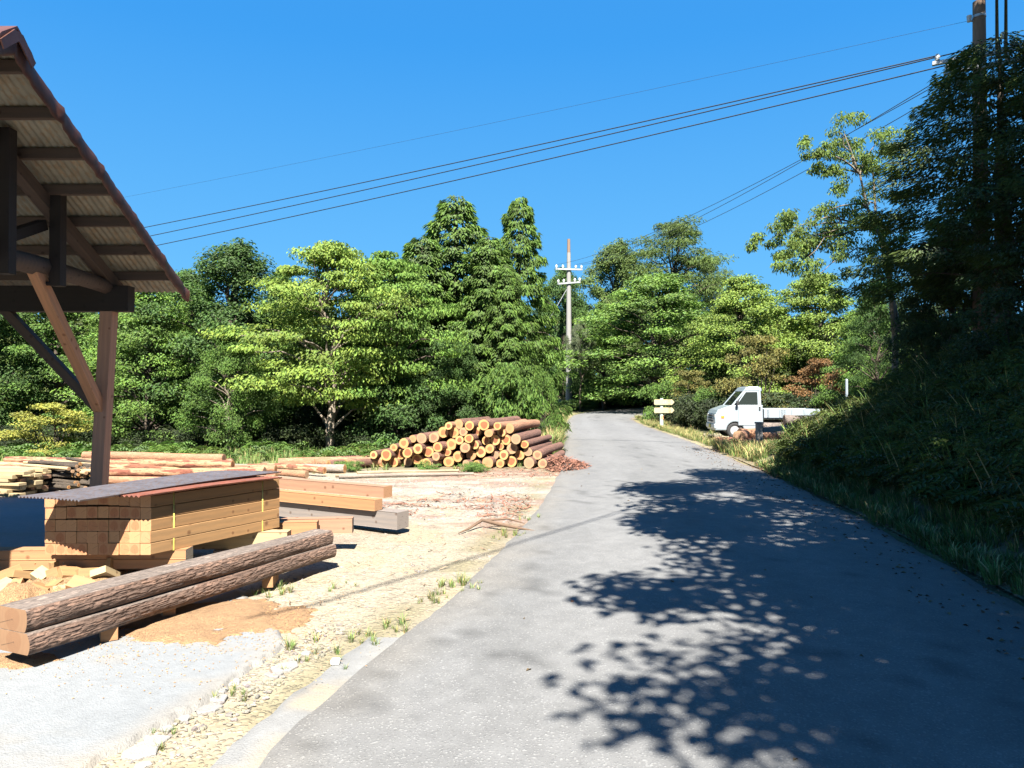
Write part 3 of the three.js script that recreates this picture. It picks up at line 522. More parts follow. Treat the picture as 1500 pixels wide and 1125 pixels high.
// the pile of cut logs by the road
{
  const r = rng(2024), placed = [], ax = rad(-13), lim = (x) => x < -3.05 || x > 0.7 ? 0 : Math.min(0.98, 0.27 + (x + 3.05) * 0.42, 0.26 + (0.7 - x) * 0.85);
  const protos = Array.from({ length: 9 }, (_, i) => logGeo({ len: 2.5, r0: 0.112, r1: 0.1, seed: 40 + i, seg: 14, rings: 10, bend: (i % 3 - 1) * 0.02, rough: 0.09 }));
  const drop = (x, q) => { let y = q; for (const p of placed) { const d = Math.abs(x - p.x), s = q + p.q; if (d < s) y = Math.max(y, p.y + Math.sqrt(s * s - d * d)); } return y; };
  for (let n = 0, miss = 0; n < 80 && miss < 400;) {
    const q = 0.076 + 0.042 * r(); let best = null;
    for (let k = 0; k < 24; k++) { const x = lerp(-3.05, 0.7, r()), y = drop(x, q); if (y + q * 0.6 < lim(x) && (!best || y < best.y)) best = { x, y, q }; }
    if (!best) { miss++; continue; } placed.push(best); n++;
  }
  placed.forEach((p) => { p.row = Math.min(5, Math.round((p.y - 0.095) / 0.168)); });
  const rows = ['bottom', 'second', 'third', 'fourth', 'fifth', 'topmost'], ord = (n) => n + (n % 10 === 1 && n !== 11 ? 'st' : n % 10 === 2 && n !== 12 ? 'nd' : n % 10 === 3 && n !== 13 ? 'rd' : 'th');
  const top = Math.max(...placed.map((p) => p.row));
  for (let row = 0; row <= top; row++) placed.filter((p) => p.row === row).sort((a, b) => a.x - b.x).forEach((p, i, l) => {
    const where = i === 0 ? 'leftmost' : i === l.length - 1 ? 'rightmost' : ord(i + 1) + ' from the left';
    const k = Math.floor(r() * 9), e = [M.ends[Math.floor(r() * 6)], M.ends[Math.floor(r() * 6)]];
    const g = logThing('cut_log', `cut log, ${where} in the ${rows[row]} row of the pile by the road`, 'log', protos[k], r() < 0.75 ? M.bark : M.barkPale, e, [p.x, p.y + 0.01, -15.95 + (r() - 0.5) * 0.42 - p.y * 0.2], ax + (r() - 0.5) * 0.06, (r() - 0.5) * 0.012, 'cut logs in the pile by the road');
    g.rotation.z = r() * 6.28; const s = p.q / 0.107; g.scale.set(s, s, 0.92 + 0.3 * r());
  });
  // stragglers on the ground left of the pile
  [[-4.5, 0.1, -1.0], [-4.1, 0.1, -0.75], [-3.78, 0.09, -0.8], [-3.5, 0.095, -0.6], [-3.28, 0.09, -0.5], [-4.82, 0.12, -1.25]].forEach(([x, q, turn], i) => {
    const g = logThing('cut_log', ['orange cut log on the grass, second of the stragglers left of the pile', 'cut log, third of the stragglers on the grass left of the pile', 'thin cut log, fourth of the stragglers left of the pile', 'cut log, fifth of the stragglers left of the pile', 'cut log, last straggler, touching the left foot of the pile', 'thick barked log, first straggler at the far left of the log pile'][i], 'log', protos[i], i % 2 ? M.barkPale : M.bark, [M.ends[i % 4]], [x, q + 0.01 + (i === 5 ? 0 : 0.02), -15.75 + 0.1 * i % 0.3], turn, 0, 'stray logs left of the pile');
    g.scale.setScalar(q / 0.107); g.scale.z = i === 5 ? 0.9 : 0.55;
  });
}
// long peeled logs lying behind the shed post
{
  const r = rng(61), G = 'long peeled logs lying across the yard';
  const shapes = [0, 1, 2].map((i) => logGeo({ len: 5.2, r0: 0.098, r1: 0.075, seed: 90 + i, seg: 14, rings: 16, bend: 0.045 * (i - 1) + 0.01, rough: 0.16 }));
  const mats = [M.barkPale, M.peeled, M.peeledRed];
  [[-4.1, 0.09, -13.0, 1.5, 'front long peeled log at the bottom of the row behind the post'], [-4.35, 0.09, -13.22, 1.53, 'second long log on the ground behind the shed post'], [-4.2, 0.09, -13.45, 1.48, 'third long log on the ground behind the shed post'], [-4.5, 0.09, -13.7, 1.52, 'rearmost long log on the ground behind the shed post'],
    [-4.3, 0.22, -13.12, 1.5, 'front long log of the middle layer behind the shed post'], [-4.65, 0.22, -13.34, 1.55, 'middle long log of the middle layer behind the shed post'], [-4.25, 0.22, -13.58, 1.5, 'rear long log of the middle layer behind the shed post'], [-4.9, 0.335, -13.24, 1.47, 'reddish long log of the upper layer, front one'], [-5.0, 0.335, -13.48, 1.53, 'reddish long log of the upper layer, rear one'], [-5.1, 0.43, -13.36, 1.5, 'topmost long log of the stack behind the shed post'],
    [-3.3, 0.1, -14.9, 1.36, 'pale grey long log on the ground right of the peeled log stack'], [-3.55, 0.12, -14.3, 1.2, 'short thick log with round cut end, right of the peeled log stack'], [-3.75, 0.1, -13.8, 1.25, 'thin log end poking out at the right of the peeled log stack']].forEach(([x, y, z, turn, label], i) => {
    const g = logThing('long_log', label, 'log', shapes[i % 3], i === 10 ? M.greyLog : mats[(i * 2) % 3], [M.ends[i % 4]], [x, y, z], turn, 0.012 * Math.sin(i * 3), G);
    g.rotation.z = r() * 6; const s = 0.62 + 0.34 * r(); g.scale.set(s, s, i > 10 ? 0.35 : i === 9 ? 0.5 : 0.8 + 0.25 * r());
  });
}
// a bundle of sawn slabs at the far left
{
  const r = rng(19), g = thing('slab_bundle', 'bundle of pale sawn slabs with dark ragged ends at the far left', 'slab bundle', [-7.5, 0, -11.9]);
  for (let j = 0; j < 7; j++) for (let i = 0; i < 7; i++) {
    const w = 0.09 + 0.06 * r(), h = 0.035 + 0.03 * r(), q = new RoundedBoxGeometry(w, h, 1.5 + 0.3 * r(), 1, 0.006); boxUV(q); q.rotateX((r() - 0.5) * 0.03); q.rotateY(1.35 + (r() - 0.5) * 0.1);
    const m = part('slab', q, j % 3 === 1 && i % 2 ? M.pinkWood : M.paleWood, g); m.position.set(-0.75 + (r() - 0.5) * 0.22, 0.05 + j * 0.056, (i - 3) * 0.12 + (r() - 0.5) * 0.03);
  }
  const f = thing('stick_bundle', 'bundle of dark ragged sticks, ends showing, between slabs and peeled logs', 'stick bundle', [-6.75, 0, -12.05]);
  const s = logGeo({ len: 1.2, r0: 0.032, r1: 0.028, seed: 3, seg: 7, rings: 3, rough: 0.2 });
  for (let k = 0; k < 70; k++) { const m = part('stick', k % 4 ? s.side : s.side, k % 5 === 0 ? M.paleWood : M.treeBark, f); m.position.set((r() - 0.5) * 0.5, 0.05 + r() * 0.42, (r() - 0.5) * 0.3); m.rotation.set((r() - 0.5) * 0.1, 1.05 + (r() - 0.5) * 0.5, 0); const e = part('stick_end', s.near, M.ends[k % 4], f); e.position.copy(m.position); e.rotation.copy(m.rotation); m.position.x -= 0; }
  // poles lying before the log pile
  [['thin straight pale pole lying in the gravel before the log pile', -3.3, 0.05, -14.1, -1.36, 1.0], ['grey weathered pole lying front of the log pile', -3.2, 0.045, -13.95, -1.33, 1.1], ['slender pale pole leaning over the other poles before the log pile', -2.9, 0.09, -14.12, -1.26, 0.85]].forEach(([label, x, y, z, turn, sc], i) => {
    const q = logThing('pole', label, 'pole', logGeo({ len: 2.3, r0: 0.04, r1: 0.028, seed: 8 + i, seg: 9, rings: 8, bend: 0.02 }), i === 1 ? M.greyLog : M.peeledPale, [M.ends[0]], [x, y, z], turn, 0); q.scale.z = sc;
  });
}

// ---------------------------------------------------------------- small white pickup truck
const PAINT = {
  white: new THREE.MeshPhysicalMaterial({ color: col(0.27, 0.31, 0.34), roughness: 0.35, clearcoat: 0.6, clearcoatRoughness: 0.15 }), glass: new THREE.MeshPhysicalMaterial({ color: col(0.05, 0.065, 0.06), roughness: 0.05, clearcoat: 1, transmission: 0.55, thickness: 0 }),
  black: S({ color: col(0.02, 0.02, 0.022), roughness: 0.6 }), rubber: S({ color: col(0.025, 0.025, 0.026), roughness: 0.85 }), lens: new THREE.MeshPhysicalMaterial({ color: col(0.7, 0.72, 0.72), roughness: 0.1, clearcoat: 1 }), amber: S({ color: col(0.6, 0.22, 0.03), roughness: 0.3 }), steel: S({ color: col(0.55, 0.56, 0.57), roughness: 0.4, metalness: 0.6 }), seat: S({ color: col(0.12, 0.12, 0.13) }),
};
for (const m of Object.values(PAINT)) m.color.multiplyScalar(0.8);
{
  const tr = thing('pickup_truck', 'small white pickup truck with open cargo bed parked behind cut logs', 'truck', [8.35, 0.1, -25.2], rad(-4));
  const W = 1.4, hw = W / 2, sh = (pts) => new THREE.Shape(pts.map(([x, y]) => new THREE.Vector2(x - 1.65, y)));
  const ext = (shape, d, z0, bevel = 0.02) => { const g = new THREE.ExtrudeGeometry(shape, { depth: d - 2 * bevel, bevelEnabled: bevel > 0, bevelSize: bevel, bevelThickness: bevel, bevelSegments: 2, curveSegments: 10 }); g.translate(0, 0, z0 + bevel); return g; };
  const arch = (cx, r, a0 = Math.PI, a1 = 0, cy = 0.27) => Array.from({ length: 13 }, (_, i) => { const a = lerp(a0, a1, i / 12); return [cx + Math.cos(a) * r, cy + Math.sin(a) * r]; });
  // lower cab shell with wheel arch, then pillars and roof round open windows
  const lower = sh([[0.02, 0.3], [0.0, 0.62], [0.03, 0.8], [0.09, 0.9], [0.44, 1.03], [0.62, 1.06], [1.47, 1.06], [1.49, 0.4], [1.0, 0.3], ...arch(0.62, 0.31, 0, Math.PI).filter(([, y]) => y > 0.3), [0.31, 0.3]]);
  part('cab_body', ext(lower, W, -hw, 0.035), PAINT.white, tr);
  const roof = sh([[0.93, 1.56], [1.0, 1.64], [1.12, 1.675], [1.38, 1.67], [1.46, 1.63], [1.47, 1.57]]);
  part('roof', ext(roof, W - 0.16, -hw + 0.08, 0.025), PAINT.white, tr);
  const pillar = (a, b, w, d) => beamGeo(V(a[0] - 1.65, a[1], a[2]), V(b[0] - 1.65, b[1], b[2]), w, d, V(0, 0, 1), 0.012);
  for (const s of [-1, 1]) {
    part('windscreen_pillar', pillar([0.5, 1.03, s * (hw - 0.05)], [0.98, 1.6, s * (hw - 0.12)], 0.06, 0.05), PAINT.white, tr);
    part('rear_pillar', pillar([1.43, 1.02, s * (hw - 0.05)], [1.42, 1.6, s * (hw - 0.12)], 0.06, 0.1), PAINT.white, tr);
    const dz = s * (hw + 0.003), d = part('door', (() => { const g = new RoundedBoxGeometry(0.72, 0.62, 0.02, 2, 0.009); g.translate(1.08 - 1.65, 0.74, dz); return g; })(), PAINT.white, tr);
    part('handle', (() => { const g = new RoundedBoxGeometry(0.05, 0.13, 0.03, 1, 0.01); g.translate(1.4 - 1.65, 0.98, s * (hw + 0.016)); return g; })(), PAINT.black, d);
    const win = new THREE.Shape([[0.66, 1.07], [0.98, 1.53], [1.36, 1.54], [1.37, 1.07]].map(([x, y]) => new THREE.Vector2(x - 1.65, y)));
    const wg = new THREE.ExtrudeGeometry(win, { depth: 0.012, bevelEnabled: false }); wg.rotateX(-s * 0.12); wg.translate(0, 0, s * (hw - 0.05) + (s > 0 ? 0.125 : -0.137)); part('side_window', wg, PAINT.glass, tr);
    const fr = new THREE.Shape([[0.62, 1.05], [0.965, 1.56], [1.39, 1.565], [1.4, 1.05]].map(([x, y]) => new THREE.Vector2(x - 1.65, y))); fr.holes.push(new THREE.Path([[0.68, 1.085], [0.985, 1.52], [1.35, 1.525], [1.355, 1.085]].map(([x, y]) => new THREE.Vector2(x - 1.65, y))));
    const fg = new THREE.ExtrudeGeometry(fr, { depth: 0.03, bevelEnabled: false }); fg.rotateX(-s * 0.12); fg.translate(0, 0, s * (hw - 0.05) + (s > 0 ? 0.118 : -0.148)); part('window_frame', fg, PAINT.white, tr);
    const mir = new RoundedBoxGeometry(0.08, 0.16, 0.1, 2, 0.02); mir.translate(0.68 - 1.65, 1.16, s * (hw + 0.09)); part('mirror', mir, PAINT.black, tr);
    const hl = new RoundedBoxGeometry(0.16, 0.15, 0.2, 2, 0.03); hl.translate(0.055 - 1.65, 0.72, s * (hw - 0.11)); part('headlight', hl, PAINT.lens, tr);
    const il = new RoundedBoxGeometry(0.1, 0.09, 0.04, 2, 0.012); il.translate(0.22 - 1.65, 0.7, s * (hw - 0.008)); part('indicator', il, PAINT.amber, tr);
    for (const cx of [0.62, 2.52]) {
      const w = part('wheel', place(new THREE.TorusGeometry(0.2, 0.072, 10, 26), cx - 1.65, 0.265, s * (hw - 0.1)), PAINT.rubber, tr);
      part('rim', place(new THREE.CylinderGeometry(0.15, 0.15, 0.09, 22), cx - 1.65, 0.265, s * (hw - 0.1), Math.PI / 2), PAINT.steel, w);
    }
    const side = new RoundedBoxGeometry(1.78, 0.29, 0.035, 2, 0.012); side.translate(2.43 - 1.65, 0.82, s * (hw - 0.01)); const sd = part('side_gate', side, PAINT.white, tr);
    for (let k = 0; k < 5; k++) { const rb = new RoundedBoxGeometry(0.03, 0.25, 0.02, 1, 0.006); rb.translate(1.66 + k * 0.385 - 1.65, 0.82, s * (hw + 0.014)); part('gate_rib', rb, PAINT.white, sd); }
  }
  part('windscreen', (() => { const g = new RoundedBoxGeometry(0.76, 0.012, W - 0.26, 1, 0.004); g.rotateZ(Math.atan2(0.57, 0.48)); g.translate(0.74 - 1.65, 1.325, 0); return g; })(), PAINT.glass, tr);
  part('rear_window', (() => { const g = new RoundedBoxGeometry(0.012, 0.42, W - 0.34, 1, 0.004); g.translate(1.455 - 1.65, 1.33, 0); return g; })(), PAINT.glass, tr);
  for (let k = 0; k < 3; k++) { const g = new RoundedBoxGeometry(0.06, 0.06, 0.7, 1, 0.01); g.translate(-0.025 - 1.65, 0.57 + k * 0.085, 0); part('grille', g, PAINT.black, tr); }
  part('bumper', (() => { const g = new RoundedBoxGeometry(0.14, 0.16, W + 0.01, 2, 0.03); g.translate(0.01 - 1.65, 0.4, 0); return g; })(), PAINT.white, tr);
  part('number_plate', (() => { const g = new RoundedBoxGeometry(0.012, 0.12, 0.26, 1, 0.004); g.translate(-0.07 - 1.65, 0.4, 0); return g; })(), S({ color: col(0.6, 0.5, 0.1) }), tr);
  part('bed_floor', (() => { const g = new RoundedBoxGeometry(1.76, 0.06, W - 0.06, 1, 0.01); g.translate(2.43 - 1.65, 0.66, 0); return g; })(), PAINT.white, tr);
  for (const x of [1.56, 3.3]) part('end_gate', (() => { const g = new RoundedBoxGeometry(0.035, 0.29, W - 0.05, 1, 0.01); g.translate(x - 1.65, 0.82, 0); return g; })(), PAINT.white, tr);
  part('chassis', (() => { const g = new RoundedBoxGeometry(2.9, 0.16, 0.8, 1, 0.02); g.translate(1.85 - 1.65, 0.5, 0); return g; })(), PAINT.black, tr);
  part('seat', (() => { const g = new RoundedBoxGeometry(0.14, 0.56, W - 0.3, 2, 0.05); g.rotateZ(0.2); g.translate(1.3 - 1.65, 1.12, 0); return g; })(), PAINT.seat, tr);
}
// logs and a guard post in front of the truck
{
  const s = [0, 1, 2].map((i) => logGeo({ len: 2.4, r0: 0.17, r1: 0.14, seed: 120 + i, seg: 14, rings: 10, rough: 0.1 }));
  [['log with a round orange cut end at the truck\'s front wheel', 6.85, 0.19, -22.8, -0.5, 1.05, 0, 0.9, 0.55], ['dark log behind the orange ended one, beside the front wheel', 7.15, 0.22, -23.7, -1.3, 1.05, 1, 1, 0.6], ['grey cut end log under the truck door', 7.75, 0.42, -23.6, -1.25, 1.05, 2, 2, 0.8], ['dark brown log resting high against the cargo bed', 8.5, 0.66, -23.55, -1.68, 1.0, 0, 2, 0.75], ['grey log lying before the cargo bed, upper one', 8.1, 0.22, -23.2, -1.5, 0.95, 1, 2, 0.8], ['grey log lying before the cargo bed, lower one', 8.9, 0.2, -22.9, -1.6, 1, 2, 3, 0.75], ['pale bluish log furthest right before the truck', 9.1, 0.52, -23.35, -1.52, 0.9, 0, 3, 0.55], ['small orange log end among the bark strips before the truck', 7.5, 0.2, -22.8, -1.2, 0.75, 1, 0, 0.4]].forEach(([label, x, y, z, turn, sc, k, m, L0]) => {
    const g = logThing('roadside_log', label, 'log', s[k], [M.barkPale, M.barkPale, M.greyLogDark, M.greyLogDark][Math.round(m)] ?? M.bark, [[M.ends[0], M.endPale, M.endPale][k]], [x, y + 0.08, z], turn, 0, 'logs in front of the truck'); g.scale.set(sc, sc, L0);
  });
  const post = thing('guard_post', 'weathered grey wooden guard post with a rail in the roadside grass before the truck', 'post', [6.85, 0, -20.9]);
  part('upright', beamGeo(V(0, -0.05, 0), V(0, 0.74, 0), 0.17, 0.17, V(0, 0, 1), 0.02), M.greyPost, post); part('cap', place(new RoundedBoxGeometry(0.2, 0.05, 0.2, 1, 0.01), 0, 0.76, 0), M.greyPost, post);
  part('rail', beamGeo(V(0.09, 0.56, 0), V(1.7, 0.66, -0.5), 0.1, 0.14, V(0, 1, 0), 0.015), M.greyPost, post);
  const mk = thing('marker_post', 'thin white marker post standing before the reddish shrubs', 'marker post', [11.1, landH(11.1, -25) - 0.05, -25]);
  part('stake', place(new THREE.CylinderGeometry(0.045, 0.045, 1.9, 10), 0, 0.95, 0), PAINT.white, mk); part('cap', place(new THREE.SphereGeometry(0.047, 10, 6), 0, 1.9, 0), PAINT.white, mk);
}
// signpost with two arrow boards
{
  const z = -34.5, x = 6.95, s = thing('signpost', 'pale green signpost with two cream arrow boards pointing right', 'sign', [x, rise(x, z), z], rad(-6));
  part('post', place(new THREE.CylinderGeometry(0.075, 0.085, 1.36, 12), -0.1, 0.66, -0.06), S({ color: col(0.3, 0.38, 0.34), roughness: 0.6 }), s);
  part('collar', place(new THREE.CylinderGeometry(0.09, 0.09, 0.16, 12), -0.08, 0.46, -0.06), M.brace, s);
  const board = new THREE.Shape([[-0.44, 0.03], [-0.41, 0], [0.36, 0], [0.46, 0.12], [0.36, 0.235], [-0.41, 0.235], [-0.44, 0.2]].map(([a, b]) => new THREE.Vector2(a, b)));
  const cream = S({ color: col(0.34, 0.285, 0.165), roughness: 0.7 }), ink = S({ color: col(0.34, 0.24, 0.14) });
  [[1.04, 0], [0.67, 0.01]].forEach(([y, t], n) => {
    const b = part('arrow_board', (() => { const g = new THREE.ExtrudeGeometry(board, { depth: 0.03, bevelEnabled: true, bevelSize: 0.006, bevelThickness: 0.006, bevelSegments: 1 }); g.rotateZ(t); g.translate(0, y, 0.03); return g; })(), cream, s);
    // faint worn brush strokes of the lettering
    const r = rng(5 + n), list = []; for (let k = 0; k < (n ? 5 : 4); k++) for (let q = 0; q < 3; q++) list.push(place(new THREE.BoxGeometry(q ? 0.012 : 0.05, q ? 0.05 : 0.01, 0.004), -0.02 + k * 0.08 + (r() - 0.5) * 0.03, y + 0.115 + (r() - 0.5) * 0.06, 0.068));
    part('lettering', mergeGeometries(list), n ? ink : S({ color: col(0.52, 0.45, 0.3) }), b);
  });
}

// ---------------------------------------------------------------- utility poles and wires
const wireEnds = {};
{
  const x = 4.15, z = -55, y = rise(x, z), H = 11.4, p = thing('utility_pole', 'distant pale concrete utility pole with white insulators at the end of the road', 'utility pole', [x, y, z]);
  part('shaft', place(new THREE.CylinderGeometry(0.14, 0.24, H, 14), 0, H / 2, 0), M.poleConcrete, p);
  part('top_extension', place(new THREE.CylinderGeometry(0.11, 0.13, 1.6, 12), 0, H + 0.2, 0), M.poleBrown, p);
  for (const [h, w, tilt] of [[H - 1.25, 2.0, 0], [H - 2.25, 1.7, 0.1]]) { const a = part('crossarm', place(new RoundedBoxGeometry(w, 0.11, 0.11, 1, 0.01), 0.0, h, 0.2, 0, 0.15, tilt), M.galv, p); for (const k of [-0.92, -0.45, 0.5, 0.92]) part('insulator', place(new THREE.LatheGeometry([[0.03, 0], [0.09, 0.02], [0.05, 0.1], [0.1, 0.13], [0.05, 0.26], [0, 0.28]].map(([a1, b]) => new THREE.Vector2(a1, b)), 10), k * w / 2, h + 0.05 + k * w / 2 * Math.tan(tilt), 0.2 - k * w / 2 * 0.15), M.porcelain, a); }
  part('stay_wire', tubeGeo([V(-0.1, H - 2.6, 0), V(-2.6, H - 6.9, 0.6)], [0.025, 0.025], 5), M.galv, p);
  wireEnds.far = V(x, y + H - 1.0, z + 0.2);
  const X = 9.35, Z = -15, Y = bankH(X, Z), h2 = 9.2 - Y + 0.12, q = thing('utility_pole', 'tall brown utility pole rising out of the dark trees at top right', 'utility pole', [X, Y, Z]);
  part('shaft', place(new THREE.CylinderGeometry(0.115, 0.16, h2 + 0.4, 16), 0, h2 / 2 - 0.1, 0), M.poleBrown, q);
  part('band', place(new THREE.CylinderGeometry(0.124, 0.124, 0.05, 16), 0, h2 - 0.2, 0), M.galv, q);
  for (const [y1, w] of [[h2 - 1.02, 1.9], [h2 - 1.25, 1.5]]) { const a = part('crossarm', place(new RoundedBoxGeometry(w, 0.08, 0.08, 1, 0.01), 0.05, y1, 0.16, 0, -0.5), M.galv, q); for (const k of [-0.9, -0.4, 0.45, 0.9]) part('insulator', place(new THREE.LatheGeometry([[0.02, 0], [0.055, 0.02], [0.035, 0.06], [0.06, 0.08], [0.03, 0.15], [0, 0.16]].map(([a1, b]) => new THREE.Vector2(a1, b)), 10), 0.05 + k * w / 2 * 0.88, y1 + 0.03, 0.16 + k * w / 2 * 0.48), M.porcelain, a); }
  for (const [a, b, yy] of [[-0.2, 0.0, h2 - 0.3], [0.42, 0.1, h2 - 0.68]]) { part('bracket', beamGeo(V(0, yy, 0), V(a, yy + 0.02, b), 0.03, 0.03), M.galv, q); part('insulator', place(new THREE.CylinderGeometry(0.05, 0.04, 0.12, 10), a, yy + 0.06, b), M.porcelain, q); }
  part('jumper_wire', tubeGeo(Array.from({ length: 12 }, (_, i) => V(0.42 + 0.4 * Math.sin(i / 11 * 1.57), h2 - 0.6 - 0.6 * (1 - Math.cos(i / 11 * 1.57)), 0.1)), Array(12).fill(0.008), 5), M.cable, q);
  wireEnds.near = V(X, Y + h2, Z);
  wireEnds.pin = (arm, k) => { const w = arm ? 1.5 : 1.9, y1 = arm ? h2 - 1.25 : h2 - 1.02; return V(X + 0.05 + k * w / 2 * 0.88, Y + y1 + 0.15, Z + 0.16 + k * w / 2 * 0.48); };
}
function sag(a, b, drop, n = 24) { return Array.from({ length: n + 1 }, (_, i) => { const t = i / n, p = a.clone().lerp(b, t); p.y -= drop * 4 * t * (1 - t); return p; }); }
{
  const N = wireEnds.near, w = (label, a, b, drop, r) => { const pts = sag(a, b, drop), o = a.clone(), g = tubeGeo(pts.map((p) => p.sub(o)), pts.map((_, i) => r * (i > 13 && r > 0.014 ? 1.35 : 0.8)), 5), m = shadowed(new THREE.Mesh(g, M.cable)); m.name = numbered('overhead_wire'); m.position.copy(o); scene.add(m); tag(m, label, 'wire'); };
  const D = 40, at = (px, py, d) => V((px - 750) / 1104 * d, EYE + (575 - py) / 1104 * d, -d);
  w('uppermost of the three dark wires crossing the sky to the left', wireEnds.pin(0, -0.9), at(-300, 423, D), 0.35, 0.017);
  w('middle one of the three dark wires crossing the sky to the left', wireEnds.pin(0, -0.4), at(-300, 440, D), 0.4, 0.017);
  w('lowest of the three dark wires crossing the sky to the left', wireEnds.pin(1, -0.9), at(-300, 456, D), 0.4, 0.017);
  w('faint thin wire highest in the sky above the three dark ones', V(N.x - 0.2, N.y - 0.28, N.z), at(-300, 372, D), 0.3, 0.004);
  w('left of the three thin wires running from the dark trees to the distant pole', wireEnds.pin(0, 0.45), wireEnds.far.clone().add(V(-0.9, 0.1, 0)), 0.7, 0.012);
  w('middle one of the three thin wires running to the distant pole', wireEnds.pin(1, -0.4), wireEnds.far.clone().add(V(0.5, 0.1, 0)), 0.7, 0.012);
  w('right of the three thin wires running to the distant pole', wireEnds.pin(1, 0.45), wireEnds.far.clone().add(V(0.9, 0.1, 0)), 0.8, 0.012);
  const g1 = (label, dx, r) => { const o = V(N.x + 0.16 + dx, N.y - 1.15, N.z + 0.3), pts = sag(V(0, 0, 0), V(-o.x * 1.14 + dx * 0.4, 0.55, -o.z * 1.14), 0.22), m = shadowed(new THREE.Mesh(tubeGeo(pts, pts.map((_, i) => lerp(r, r * 0.3, Math.min(1, i / 7))), 6), M.cable)); m.name = numbered('overhead_cable'); m.position.copy(o); scene.add(m); tag(m, label, 'cable'); };
  g1('left one of the two thick black cables rising past the brown pole', 0, 0.034); g1('right one of the two thick black cables rising past the brown pole', 0.17, 0.034); 
}

// ---------------------------------------------------------------- trees
class Leaves {                                                       // collects leaf blades into one mesh with a colour for each leaf
  constructor(seed) { this.r = rng(seed); this.p = []; this.c = []; this.i = []; }
  leaf(at, dir, nor, len, wid, tint, fold = 0.25) {
    const s = new THREE.Vector3().crossVectors(dir, nor).normalize(), n = new THREE.Vector3().crossVectors(s, dir).normalize(), b = this.p.length / 3;
    const q = (u, v, h) => this.p.push(at.x + dir.x * u * len + s.x * v * wid + n.x * h, at.y + dir.y * u * len + s.y * v * wid + n.y * h, at.z + dir.z * u * len + s.z * v * wid + n.z * h);
    q(0, 0, 0); q(0.45, 0.5, fold * wid); q(1, 0, -0.12 * len); q(0.45, -0.5, fold * wid);
    for (let k = 0; k < 4; k++) this.c.push(tint[0], tint[1], tint[2]);
    this.i.push(b, b + 1, b + 2, b, b + 2, b + 3);
  }
  tint(v, hue = 0.12) { const h = (this.r() - 0.5) * hue * 2; return [v * (1 + h), v, v * (1 - h)]; }
  dir() { let d; do d = V(this.r() * 2 - 1, this.r() * 2 - 1, this.r() * 2 - 1); while (d.lengthSq() > 1 || d.lengthSq() < 0.01); return d.normalize(); }
  clump(c, rx, ry, n, { len = 0.12, wid = 0.06, up = 0.8, droop = 0.3, out = 0.6, value = 1, shell = 0.5, hue = 0.12, from = null } = {}) {
    const r = this.r, dv = value * (0.8 + 0.4 * r());
    for (let k = 0; k < n; k++) {
      const d = this.dir(), m = Math.pow(r(), shell), at = V(c.x + d.x * rx * m, c.y + d.y * ry * m, c.z + d.z * rx * m);
      const o = (from ? at.clone().sub(from) : d.clone()).normalize(), g = this.dir();
      const nor = g.clone().multiplyScalar(0.55).add(V(0, up, 0)).addScaledVector(d, 0.45).normalize();
      const t = g.clone().cross(nor).addScaledVector(o, out).addScaledVector(nor, -0.0); t.addScaledVector(nor, -t.dot(nor)); t.y -= droop; t.normalize();
      this.leaf(at, t, nor, len * (0.7 + 0.6 * r()), wid * (0.75 + 0.5 * r()), this.tint(dv * (0.72 + 0.56 * r()), hue));
    }
  }
  build() { return geoFrom(this.p, this.i, { color: this.c }); }
}
function limb(r, a, b, r0, r1, wig = 0.12, n = 5) { const L = a.distanceTo(b), pts = [], rad_ = []; for (let i = 0; i <= n; i++) { const t = i / n, p = a.clone().lerp(b, t), w = Math.sin(t * Math.PI) * wig * L; p.add(V((r() - 0.5) * w, (r() - 0.5) * w * 0.6 + 0.12 * L * Math.sin(t * Math.PI) * (wig > 0 ? 1 : 0), (r() - 0.5) * w)); pts.push(p); rad_.push(lerp(r0, r1, t)); } return tubeGeo(pts, rad_, 6); }
// every prototype stands at the origin, 6 m tall, about 4 m wide
function broadleaf({ seed, layered = 0, clumps = 60, per = 300, trunkH = 1.2, leaf = {}, size = 0.62, wide = 2.0, low = 0.16, top = 5.7, lobes = 0.5 }) {
  const lv = new Leaves(seed), r = lv.r, wood_ = [], tops = [], axis = [];
  for (let i = 0; i <= 7; i++) { const t = i / 7; axis.push(V((r() - 0.5) * 0.22 * t * 3, t * 4.6, (r() - 0.5) * 0.22 * t * 3)); }
  wood_.push(tubeGeo(axis, axis.map((_, i) => lerp(0.13, 0.025, i / 7)), 9));
  for (let k = 0; k < clumps; k++) {
    const t = (k + r()) / clumps, y = lerp(low * 6, top, Math.pow(t, 0.9)), h = (y - low * 6) / (top - low * 6), an = k * 2.4 + r() * 0.9;
    const env = wide * Math.pow(Math.sin(Math.PI * Math.pow(clamp(h * 0.86 + 0.12), 0.8)), 0.75) * (1 - lobes / 2 + lobes * vnoise(Math.cos(an) * 1.3 + 9, y * 0.7 + Math.sin(an) * 1.3, seed)), q = env * Math.pow(r(), 0.42), c = V(Math.cos(an) * q, y + (r() - 0.5) * 0.3, Math.sin(an) * q);
    tops.push(c);
    const s = size * (0.7 + 0.6 * r()) * lerp(1.1, 0.72, h), ry = layered ? s * lerp(0.62, 0.26, layered) : s * 0.72;
    lv.clump(c, s * (layered ? 1.25 : 1), ry, Math.round(per * (0.75 + 0.5 * r())), { up: layered ? 1.15 : 0.75, shell: 0.55, from: V(0, y - 0.4, 0), ...leaf });
    if (k % 2 === 0) { const i = Math.min(6, Math.max(1, Math.floor((y - 0.5) / 4.6 * 7))), a = axis[i]; wood_.push(limb(r, a, c.clone().add(V(0, -0.1, 0)), 0.05 * (1 - 0.5 * h), 0.01)); }
  }
  return { crown: lv.build(), trunk: plain(wood_) };
}
